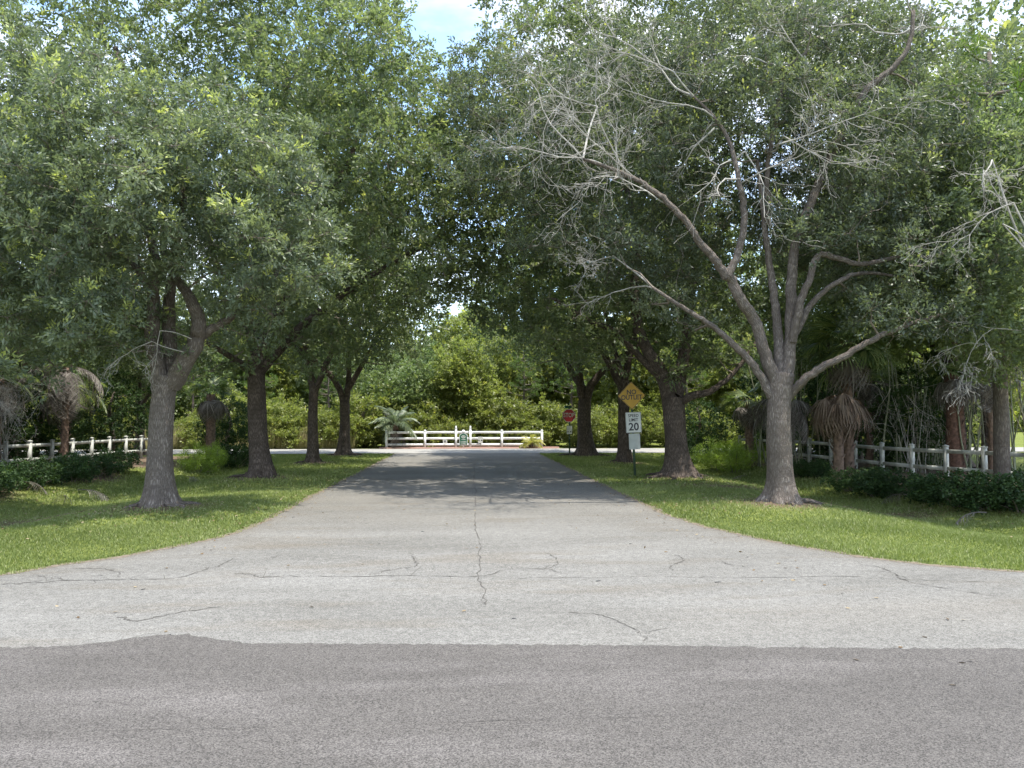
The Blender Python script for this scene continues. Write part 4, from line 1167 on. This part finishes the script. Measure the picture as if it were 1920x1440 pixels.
FR = {'fan': [fan_frond('frond', droop=d) for d in (.35, .7)], 'fan_dead': [fan_frond('frond_brown', 1.0, .5, 26, 1.3), fan_frond('frond_brown', .9, .4, 22, 1.6)],
      'fan_grey': [fan_frond('frond_dead', 1.0, .6, 24, 1.1)], 'silver': [feather_frond('frond_blue', 1.5, 30, .75, .36), feather_frond('frond_blue', 1.6, 30, 1.0, .36)],
      'yellow': [feather_frond('frond_yellow', 1.1, 24, .8, .32), feather_frond('frond_yellow', 1.0, 24, 1.0, .3)],
      'dry': [feather_frond('frond_dead', 2.1, 24, .9, .5, .010), feather_frond('frond_dead', 1.7, 20, 1.4, .55, .010), feather_frond('frond_dead', 1.4, 18, 1.1, .4, .010)], 'feather': [feather_frond('frond', 2.2, 40, .8, .5), feather_frond('frond', 2.0, 36, 1.1, .5)]}


def boots(name, h, r, mat, n=60):
    mb = MB()
    P = spline([(0, 0, -.15), (.02, 0, h * .4), (0, .03, h)], 6); mb.tube(P, np.linspace(r * 1.05, r * .85, len(P)), 12, .08)
    for i in range(n):
        z = h * (i + .5) / n; a = i * 2.4
        d = np.array([math.cos(a), math.sin(a), 0]); b = d * r * .8 + (0, 0, z)
        e = b + d * .14 + (0, 0, .22); sd = np.array([-d[1], d[0], 0])
        mb.add([b - sd * .06, b + sd * .06, e + sd * .025, e - sd * .025, b - sd * .05 + (0, 0, .1), b + sd * .05 + (0, 0, .1)], [(0, 1, 2, 3), (3, 2, 5, 4)])
    return mb.mesh(name, M[mat])


def palm(x, y, h, r, barkm, fronds, label, z=None, s=1.0, name='palm_tree', cat='palm', group=None, nb=60, lean=0.0):
    o = empty(name, (x, y, float(gz(x, y)) if z is None else z), 0, s)
    put('trunk', boots('trunk', h, r, barkm, nb), o)
    for kind, n, e0, e1 in fronds:
        for i in range(n):
            m_ = FR[kind][i % len(FR[kind])]
            az = i * 2.399 + rng.uniform(-.3, .3)
            el = R(rng.uniform(e0, e1))
            q = put('frond', m_, o, loc=(0.04 * math.cos(az), .04 * math.sin(az), h - .05 + rng.uniform(-.12, .05)), rot=(0, -el, az), s=rng.uniform(.85, 1.1))
    return tag(o, label, cat, group)


# right: palm with a brown skirt and a green head behind the near oak, thick red trunk, left: dry ones behind the fence
x, y = base_at(1572, 893)
palm(x, y, 2.75, .17, 'palm_bark', [('fan_dead', 26, -80, 8)], 'short palm stump with a drooping cap of brown dead fronds', nb=44, s=1.12)
palm(15.4, 29.5, 3.9, .14, 'palm_bark', [('fan', 30, -45, 60), ('fan_grey', 8, -80, -50)], 'taller palm with green fan fronds behind the near right oak', s=1.35)
palm(13.4, 30.8, 3.1, .15, 'palm_bark', [('dry', 26, -75, 10), ('fan_grey', 6, -60, 10)], 'dead palm with a pale hanging curtain of fronds beside the brown cap')
x, y = base_at(1806, 890)
palm(x, y + .4, 3.9, .36, 'palm_bark_red', [('fan_grey', 14, -75, -10), ('fan', 12, -10, 60)], 'thick palm with a rough reddish trunk by the right fence', nb=90)
palm(13.6, 35.5, 3.2, .2, 'palm_bark', [('fan', 14, -20, 60), ('fan_grey', 12, -80, -30)], 'small fan palm with grey skirt behind the lime shrubs')
palm(-5.2, 54.3, 1.25, .2, 'palm_bark', [('silver', 34, -5, 85), ('dry', 5, -60, -30)], 'silvery arching palm at the left end of the white entrance fence', z=0, s=1.3)
palm(4.6, 53.6, .35, .1, 'palm_bark', [('yellow', 16, 0, 70)], 'small yellowing palm at the right end of the white entrance fence', z=0, nb=12)
palm(-21.6, 28.4, 4.1, .16, 'palm_bark', [('dry', 26, -85, 5), ('feather', 6, 20, 60)], 'palm at the left edge with a mass of hanging grey fronds')
palm(-20.2, 30.2, 3.4, .14, 'palm_bark', [('dry', 24, -85, 5)], 'dead palm hung with grey fronds left of the near left oak')
palm(-19.9, 33.0, 3.9, .14, 'palm_bark', [('dry', 22, -85, 5), ('feather', 8, 0, 50)], 'half dry palm standing behind the left fence')
palm(-19.2, 37.0, 3.6, .14, 'palm_bark', [('dry', 18, -85, 5), ('feather', 8, 0, 50)], 'dry feathery palm near the far end of the left fence')
palm(-13.6, 40.5, 3.6, .25, 'palm_bark', [('fan_grey', 20, -80, -30), ('fan', 10, 0, 60)], 'fan palm with a tan skirt between the first two left oaks')
palm(-17.9, 27.0, 2.3, .12, 'palm_bark', [('dry', 24, -85, 5)], 'low dead palm spilling grey fronds before the left fence', s=1.0)
palm(-18.0, 34.6, 3.9, .12, 'palm_bark', [('dry', 26, -85, 5)], 'dead palm with pale fronds just left of the near left trunk', s=1.15)
palm(-21.0, 32.6, 4.8, .14, 'palm_bark', [('dry', 26, -85, 5)], 'taller dead palm behind the left fence with hanging fronds', s=1.15)
palm(19.8, 27.2, 4.3, .14, 'palm_bark', [('dry', 26, -85, 5), ('feather', 5, 10, 50)], 'palm draped in grey dead fronds behind the right fence')
palm(17.9, 32.4, 3.8, .14, 'palm_bark', [('dry', 22, -85, 5), ('fan', 6, 10, 50)], 'grey dry palm among the thin canes on the right')

# fallen fronds on the ground
for (px, py, az, s, lab) in [(120, 925, 2.0, .8, 'grey dead frond lying against the left hedge'), (145, 915, .3, .75, 'grey dead frond fallen on the bare soil under the left hedge'), (350, 885, -.5, .55, 'drooping grey frond right behind the near left oak'),
                             (1400, 885, 2.6, .55, 'grey dead frond lying left of the near right oak'), (1700, 925, 1.9, .7, 'dead frond in the bed between the low right shrubs'), (1850, 955, 2.9, .6, 'dead frond lying at the edge of the right bed'), (30, 920, 1.2, .9, 'grey frond draped at the left edge of the hedge')]:
    x, y = base_at(px, py)
    f = put('palm_frond', FR['dry'][0], None, loc=(x, y, float(gz(x, y)) + .45 * s), rot=(R(20), R(12), az), s=s)
    tag(f, lab, 'palm frond', 'fallen palm fronds')

# cane clump behind the right fence
mb = MB(); mb.tube(spline([(0, 0, -.1), (.05, 0, 1.3), (-.02, .05, 2.8), (.12, 0, 4.2)], 5), np.linspace(.036, .016, 16), 6); cane = mb.mesh('cane', M['cane'])
for (cx, cy, n, lab) in [(19.0, 30.2, 34, 'clump of thin canes behind the middle of the right fence'), (21.0, 27.6, 26, 'clump of thicker green canes near the right edge'), (15.2, 34.5, 26, 'pale cane clump just right of the near oak trunk')]:
    o = tag(empty('cane_clump', (cx, cy, -.02)), lab, 'bamboo', 'cane clumps behind the right fence')
    for i in range(n):
        a = rng.uniform(0, 6.28); d = rng.uniform(0, 1.5)
        put('cane', cane, o, loc=(math.cos(a) * d * 1.3, math.sin(a) * d * .7, 0), rot=(rng.normal(0, .12), rng.normal(0, .16), a), s=rng.uniform(.7, 1.25))

# dead vines and brush hanging among the fence palms
for (x, y, z, n, lab) in [(-19.4, 27.5, 3.6, 22, 'tangle of dead brown vines behind the left fence by the left edge'), (-19.0, 31.5, 3.6, 22, 'grey tangle of dead twigs behind the left hedge'), (18.2, 22.5, 3.4, 14, 'tangle of dead purple grey twigs at the right edge'), (17.8, 29, 3.2, 10, 'dead twig tangle above the right fence')]:
    mb = MB()
    for i in range(n):
        dead_spray(mb, (rng.normal(0, 1.0), rng.normal(0, .5), rng.normal(0, .5)), (rng.normal(), rng.normal() * .5, -.3), rng.uniform(1.4, 2.4), .014, 2, .5, .12)
        dead_spray(mb, (rng.normal(0, .3), rng.normal(0, .3), -z), (rng.normal(0, .15), rng.normal(0, .1), 1), z, .02, 0, .15, 0)
    b = put('dead_brush', mb.mesh('dead_brush', M['dead'] if 'purple' not in lab else M['twig']), None, loc=(x, y, z)); tag(b, lab, 'dead brush', None)

# reeds by the far street
n = 5000
x = np.concatenate([rng.uniform(-15.5, -8.0, n), rng.uniform(-24, -15, n // 2)]); yv = rng.uniform(54, 55.6, len(x)); h = rng.uniform(.7, 1.9, len(x)) * (.75 + .3 * np.sin(x * 2.1))
D = unit(np.stack([rng.normal(0, .12, len(x)), rng.normal(0, .12, len(x)), np.ones(len(x))], -1))
V_ = leaf_quads(np.stack([x, yv, np.full(len(x), -.05)], -1), D, unit(rng.normal(0, 1, (len(x), 3)) * (1, 1, .1)), h, .03 * np.ones(len(x)))
tag(put('reeds', mesh_np('reeds', V_, np.arange(len(V_)).reshape(-1, 4), None, M['reed'], rng.uniform(0, 2, len(x))), None, 'stuff'), 'tan dry reeds along the back of the far street', 'reeds')

# leaf litter
n = 5000
cx = []
for (mx_, my_, sx_, sy_, q) in [(8.6, 24, 1.8, .8, 900), (-11, 19.5, 2.4, 1.0, 500), (12, 19.5, 1.6, 1.0, 500), (-15, 22, 1.4, 2.5, 900), (15.5, 22, 1.8, 3, 1300), (8, 18.8, 3, 1.2, 60), (-7.5, 17.5, 2.5, 1.5, 60), (0, 25, 5, 8, 90), (4.5, 26, .35, 8, 500), (-4.7, 26, .35, 8, 400), (6.9, 18.9, 1.2, .9, 260), (-7.6, 18, 1.2, .9, 260), (7.9, 27.6, 1.3, .9, 240), (-7.6, 27.2, 1.3, .9, 240), (0, 18, 5, 4, 90)]:
    cx.append(np.stack([rng.normal(mx_, sx_, q), rng.normal(my_, sy_, q)], -1))
cx = np.concatenate(cx); l, r_ = road_lr(cx[:, 1]); on = (cx[:, 0] > l) & (cx[:, 0] < r_)
P = np.stack([cx[:, 0], cx[:, 1], np.where(on, .012, gz(cx[:, 0], cx[:, 1]) + .05)], -1)
D = unit(rng.normal(0, 1, P.shape) * (1, 1, .12)); V_ = leaf_quads(P, D, unit(rng.normal(0, .25, P.shape) + (0, 0, 1)), .07 * np.ones(len(P)), .035 * np.ones(len(P)))
tag(put('leaf_litter', mesh_np('leaf_litter', V_, np.arange(len(V_)).reshape(-1, 4), None, M['litter'], rng.uniform(0, 2, len(P))), None, 'stuff'), 'brown fallen leaves scattered under the oaks and fences', 'leaf litter')

# ------------------------------------------------------------------ fences
def post_mesh(h, w_, mat, ball=False):
    mb = MB(); a = w_ / 2
    mb.box((-a, -a, -.3), (a, a, h)); c = a * 1.22
    mb.box((-c, -c, h + .002), (c, c, h + .03))
    mb.add([(-c, -c, h + .03), (c, -c, h + .03), (c, c, h + .03), (-c, c, h + .03), (0, 0, h + .075)], None, [(0, 1, 4), (1, 2, 4), (2, 3, 4), (3, 0, 4)])
    if ball:
        z = np.linspace(0, math.pi, 7); mb.tube([(0, 0, h + .06 + .065 * (1 - math.cos(t))) for t in z], np.maximum(.07 * np.sin(z), .003), 10)
    return mb.mesh('post', mat)


def rail_mesh(L, h, mat):
    mb = MB(); mb.box((0, -.02, -h / 2), (L, .02, h / 2)); return mb.mesh('rail', mat)


def fence_line(pts, rails, h, mat, label, w_=.127, rh=.14, z0=None):
    o = tag(empty('ranch_fence', (pts[0][0], pts[0][1], 0)), label, 'fence')
    pm = post_mesh(h, w_, mat)
    for i, (x, y) in enumerate(pts):
        z = float(gz(x, y)) if z0 is None else z0
        put('post', pm, o, loc=(x - pts[0][0], y - pts[0][1], z), rot=(0, 0, math.atan2(pts[-1][1] - pts[0][1], pts[-1][0] - pts[0][0])))
        if i + 1 < len(pts):
            x2, y2 = pts[i + 1]; L = math.hypot(x2 - x, y2 - y) - w_ - .004; a = math.atan2(y2 - y, x2 - x)
            z2 = float(gz(x2, y2)) if z0 is None else z0
            rm = rail_mesh(L, rh, mat)
            for rz_ in rails:
                put('rail', rm, o, loc=(x - pts[0][0] + math.cos(a) * (w_ / 2 + .002), y - pts[0][1] + math.sin(a) * (w_ / 2 + .002), z + rz_), rot=(0, -math.atan2(z2 - z, L), a))
    return o


A, B = np.array([17.5, 20.5]), np.array([15.2, 41.0])
pr_ = [tuple(A + (B - A) * t) for t in np.linspace(0, 1, 13)]
fence_line([(float(a), float(b)) for a, b in pr_], (1.03, .42), 1.2, M['vinyl_old'], 'weathered white two rail fence behind the shrubs on the right')
A, B = np.array([-20.6, 24.5]), np.array([-17.4, 43.0])
fence_line([(float(a), float(b)) for a, b in [tuple(A + (B - A) * t) for t in np.linspace(0, 1, 15)]], (1.03, .42), 1.2, M['vinyl_old'], 'weathered white two rail fence half hidden behind the left hedge')

# entrance fence facing the street end, three rails, two taller posts round the green sign
YF = 53.9
o = tag(empty('entrance_fence', (0, YF, 0)), 'clean white three rail fence across the end of the street', 'fence')
s_ = FPX / YF
fx = [float(W(px, 800, YF)[0]) for px in (725, 797, 855, 882, 941, 1016)]
hs = [1.26, 1.26, 1.42, 1.42, 1.26, 1.26]
for i, x in enumerate(fx):
    put('post', post_mesh(hs[i], .15, M['vinyl'], i in (2, 3)), o, loc=(x, 0, 0))
    if i < 5:
        rm = rail_mesh(fx[i + 1] - x - .154, .17, M['vinyl'])
        for z in (.26, .70, 1.14): put('rail', rm, o, loc=(x + .077, 0, z))
mb = MB()
xx = np.linspace(-6.2, 6.6, 60); 
V_ = np.concatenate([np.stack([xx, 53.15 + .08 * np.sin(xx * 3), np.full(60, .01)], -1), np.stack([xx, np.full(60, 53.6), .09 + .02 * np.sin(xx * 5)], -1), np.stack([xx, np.full(60, 55.2), np.full(60, .06)], -1)])
F = [(r * 60 + i, r * 60 + i + 1, (r + 1) * 60 + i + 1, (r + 1) * 60 + i) for r in range(2) for i in range(59)]
put('mulch_bed', mesh_np('mulch_bed', V_, F, None, M['mulch']), kind='structure')

# ------------------------------------------------------------------ signs
def text_mesh(s, size, mat, name='lettering', bold=.0):
    c = bpy.data.curves.new(name, 'FONT'); c.body = s; c.size = size; c.align_x = 'CENTER'; c.align_y = 'CENTER'; c.extrude = .002; c.offset = bold; c.resolution_u = 3
    t = bpy.data.objects.new(name, c); COL.objects.link(t)
    dg = bpy.context.evaluated_depsgraph_get(); me = bpy.data.meshes.new_from_object(t.evaluated_get(dg)); bpy.data.objects.remove(t); me.materials.clear(); me.materials.append(mat)
    return me


def text(parent, s, x, z, y, size, mat, sx=1.0, bold=.004, name='lettering', rot=0):
    o_ = put(name, text_mesh(s, size, mat, name, bold), parent, loc=(x, y, z), rot=(R(90), rot, 0), s=(sx, 1, 1)); return o_


def poly_plate(name, pts, th, mat, bevel=0.0):
    """plate in the xz plane, front at y=-th"""
    n = len(pts); V_ = [(p[0], 0, p[1]) for p in pts] + [(p[0], -th, p[1]) for p in pts]
    me = bpy.data.meshes.new(name)
    me.from_pydata(V_, [], [tuple(range(n - 1, -1, -1))[::-1], tuple(range(2 * n - 1, n - 1, -1))[::-1]] + [(i, n + i, n + (i + 1) % n, (i + 1) % n) for i in range(n)])
    me.materials.append(mat); me.update(); return me


def rrect(w_, h, r, k=4, cx=0, cz=0):
    out = []
    for (sx, sz, a0) in ((1, 1, 0), (-1, 1, 90), (-1, -1, 180), (1, -1, 270)):
        for i in range(k + 1):
            a = R(a0 + 90 * i / k); out.append((cx + sx * (w_ / 2 - r) + r * math.cos(a), cz + sz * (h / 2 - r) + r * math.sin(a)))
    return out


def ring(name, outer, inner, y, mat):
    n = len(outer); V_ = [(p[0], y, p[1]) for p in outer] + [(p[0], y, p[1]) for p in inner]
    return mesh_np(name, V_, [(i, (i + 1) % n, n + (i + 1) % n, n + i) for i in range(n)], None, mat)


def upost(name, h, mat):
    mb = MB()
    for (a, b, c, d) in ((-.03, .03, 0, .004), (-.03, -.026, .004, .03), (.026, .03, .004, .03), (-.045, -.03, .026, .030), (.03, .045, .026, .030)): mb.box((a, c, -.3), (b, d, h))
    for z in np.arange(.1, h - .05, .08): mb.box((-.006, -.003, z), (.006, -.0005, z + .012))
    return mb.mesh(name, mat)


x, y = base_at(1191, 892)
S = tag(empty('warning_sign_post', (x, y, float(gz(x, y))), 0), 'green post carrying the yellow NO OUTLET diamond and the SPEED LIMIT 20 plate', 'road sign')
S.rotation_euler = (0, R(-2.2), 0)
put('post', upost('post', 2.95, M['post_green']), S, loc=(0, .008, 0))
zc = 3.05
dia = lambda q: [(q, 0), (0, q), (-q, 0), (0, -q)]
rd = lambda q, r: [p for (cx_, cz_, a0) in ((q - r * 1.414, 0, -45), (0, q - r * 1.414, 45), (-(q - r * 1.414), 0, 135), (0, -(q - r * 1.414), 225)) for p in [(cx_ + r * math.cos(R(a0 + 90 * i / 4)), cz_ + r * math.sin(R(a0 + 90 * i / 4))) for i in range(5)]]
D_ = put('diamond_plate', poly_plate('diamond_plate', rd(.54, .04), .003, M['sign_yellow']), S, loc=(0, 0, zc)); D_['label'] = 'yellow diamond plate reading NO OUTLET'
put('border', ring('border', rd(.525, .035), rd(.505, .03), -.0045, M['sign_black']), D_)
text(D_, 'NO', 0, .13, -.006, .25, M['sign_black'], .95, .006)
text(D_, 'OUTLET', 0, -.07, -.006, .25, M['sign_black'], .88, .006)
zs = 2.03
P_ = put('speed_plate', poly_plate('speed_plate', rrect(.60, .78, .04), .003, M['sign_white']), S, loc=(.03, 0, zs)); P_['label'] = 'white plate reading SPEED LIMIT 20'
put('border', ring('border', rrect(.585, .765, .035), rrect(.565, .745, .03), -.0045, M['sign_black']), P_)
text(P_, 'SPEED', 0, .255, -.006, .165, M['sign_black'], .92, .003)
text(P_, 'LIMIT', 0, .095, -.006, .165, M['sign_black'], .92, .003)
text(P_, '20', 0, -.175, -.006, .40, M['sign_black'], 1.0, .009)
Q_ = put('blank_plate', poly_plate('blank_plate', rrect(.43, .60, .03), .003, M['sign_back']), S, loc=(.035, 0, 1.31)); Q_['label'] = 'bare grey metal plate below the speed limit'

x, y = base_at(1068, 851)
S = tag(empty('stop_sign', (x, y, float(gz(x, y))), 0), 'red octagonal STOP sign on a green post, partly behind an oak trunk', 'road sign')
put('post', upost('post', 2.9, M['post_green']), S, loc=(0, .008, 0))
octo = lambda q: [(q / math.cos(R(22.5)) * math.cos(R(22.5 + 45 * i)), q / math.cos(R(22.5)) * math.sin(R(22.5 + 45 * i))) for i in range(8)]
O_ = put('octagon_plate', poly_plate('octagon_plate', octo(.40), .003, M['sign_red']), S, loc=(-.03, 0, 2.32)); O_['label'] = 'red octagonal plate reading STOP'
put('border', ring('border', octo(.399), octo(.365), -.0045, M['sign_white']), O_)
text(O_, 'STOP', 0, 0.02, -.006, .36, M['sign_white'], .78, .008)
T_ = put('small_plate', poly_plate('small_plate', rrect(.33, .50, .02), .003, M['sign_white']), S, loc=(-.01, 0, 1.45)); T_['label'] = 'small white notice plate with two black marks'
for q in (-.08, .08):
    mb = MB(); mb.box((q - .045, -.006, -.14), (q + .045, -.004, -.10)); mb.box((q - .03, -.006, -.10 + .001), (q + .02, -.004, -.07)); put('mark', mb.mesh('mark', M['sign_black']), T_)
B_ = put('street_blade', poly_plate('street_blade', rrect(.50, .16, .02), .004, M['sign_green']), S, loc=(-.08, .0, 2.84), rot=(0, 0, R(20))); B_['label'] = 'green street name blade above the stop sign'
B2 = put('street_blade', poly_plate('street_blade', rrect(.5, .16, .02), .004, M['sign_green']), S, loc=(0, .012, 3.03), rot=(0, R(-12), R(78)))

# green entrance sign between the tall posts, on its white post
x = float(W(869, 800, 53.6)[0]); SG = tag(empty('entrance_sign', (x, 53.55, 0.05)), 'small green arched sign on a white post between the two tall fence posts', 'sign')
mb = MB(); mb.box((-.06, 0, -.2), (.06, .1, 1.02)); put('post', mb.mesh('post', M['vinyl']), SG)
z = np.linspace(0, math.pi, 9); mb = MB(); mb.tube([(0, .05, 1.02 + .13 * (1 - math.cos(t))) for t in z], np.maximum(.13 * np.sin(z), .004), 14); put('globe', mb.mesh('globe', M['vinyl'], smooth=True), SG)
arch = [(-.26, .2), (.26, .2), (.26, .82)] + [(.26 * math.cos(t), .82 + .16 * math.sin(t)) for t in np.linspace(.25, 2.9, 7)] + [(-.26, .82)]
pl = put('panel', poly_plate('panel', arch, .03, M['sign_green']), SG, loc=(0, -.004, .02))
arch2 = [(p[0] * 1.13, .2 - .03 + (p[1] - .2) * 1.08) for p in arch]
put('frame', ring('frame', arch2, arch, -.02, M['vinyl']), SG, loc=(0, -.004, .02))
def disc(r_, cx, cz): return [(cx + r_ * math.cos(R(30 * i)), cz + r_ * .75 * math.sin(R(30 * i))) for i in range(12)]
put('emblem', ring('emblem', disc(.15, 0, .76), disc(.09, 0, .76), -.034, M['sign_white']), pl)
put('emblem', poly_plate('emblem', disc(.05, 0, .76), .002, M['sign_white']), pl, loc=(0, -.032, 0))
for (zz, w_) in ((.55, .30), (.41, .42), (.31, .44), (.235, .36)):
    mb = MB(); mb.box((-w_ / 2, -.035, zz), (w_ / 2, -.0325, zz + .028)); put('text_line', mb.mesh('text_line', M['sign_white']), pl)
for (px, w_, h, zc_, lab, mk) in [(834.5, .30, .34, .50, 'small white square notice fixed low on the entrance fence left of the green sign', 1), (901, .34, .46, .60, 'taller grey notice with two dark marks standing right of the green sign', 2)]:
    x = float(W(px, 800, 53.6)[0]); o_ = tag(empty('notice', (x, 53.8, 0.05)), lab, 'notice')
    put('plate', poly_plate('plate', rrect(w_, h, .02), .006, M['sign_white']), o_, loc=(0, 0, zc_ - .05))
    mb = MB(); mb.box((-.012, .002, -.2), (.012, .02, zc_ + h / 2 - .08)); put('stake', mb.mesh('stake', M['sign_back']), o_)
    for q in ((0,) if mk == 1 else (-.09, .09)):
        mb = MB(); mb.box((q - .05, -.009, zc_ - .13), (q + .04, -.0065, zc_ - .04 + (.08 if mk == 1 else 0))); put('mark', mb.mesh('mark', M['sign_black']), o_)
print('objects', len(bpy.data.objects), 'tris', sum(sum(len(p.vertices) - 2 for p in m.polygons) if len(m.polygons) < 2000 else len(m.polygons) * (2 if len(m.loops) > 3.5 * len(m.polygons) else 1) for m in bpy.data.meshes))
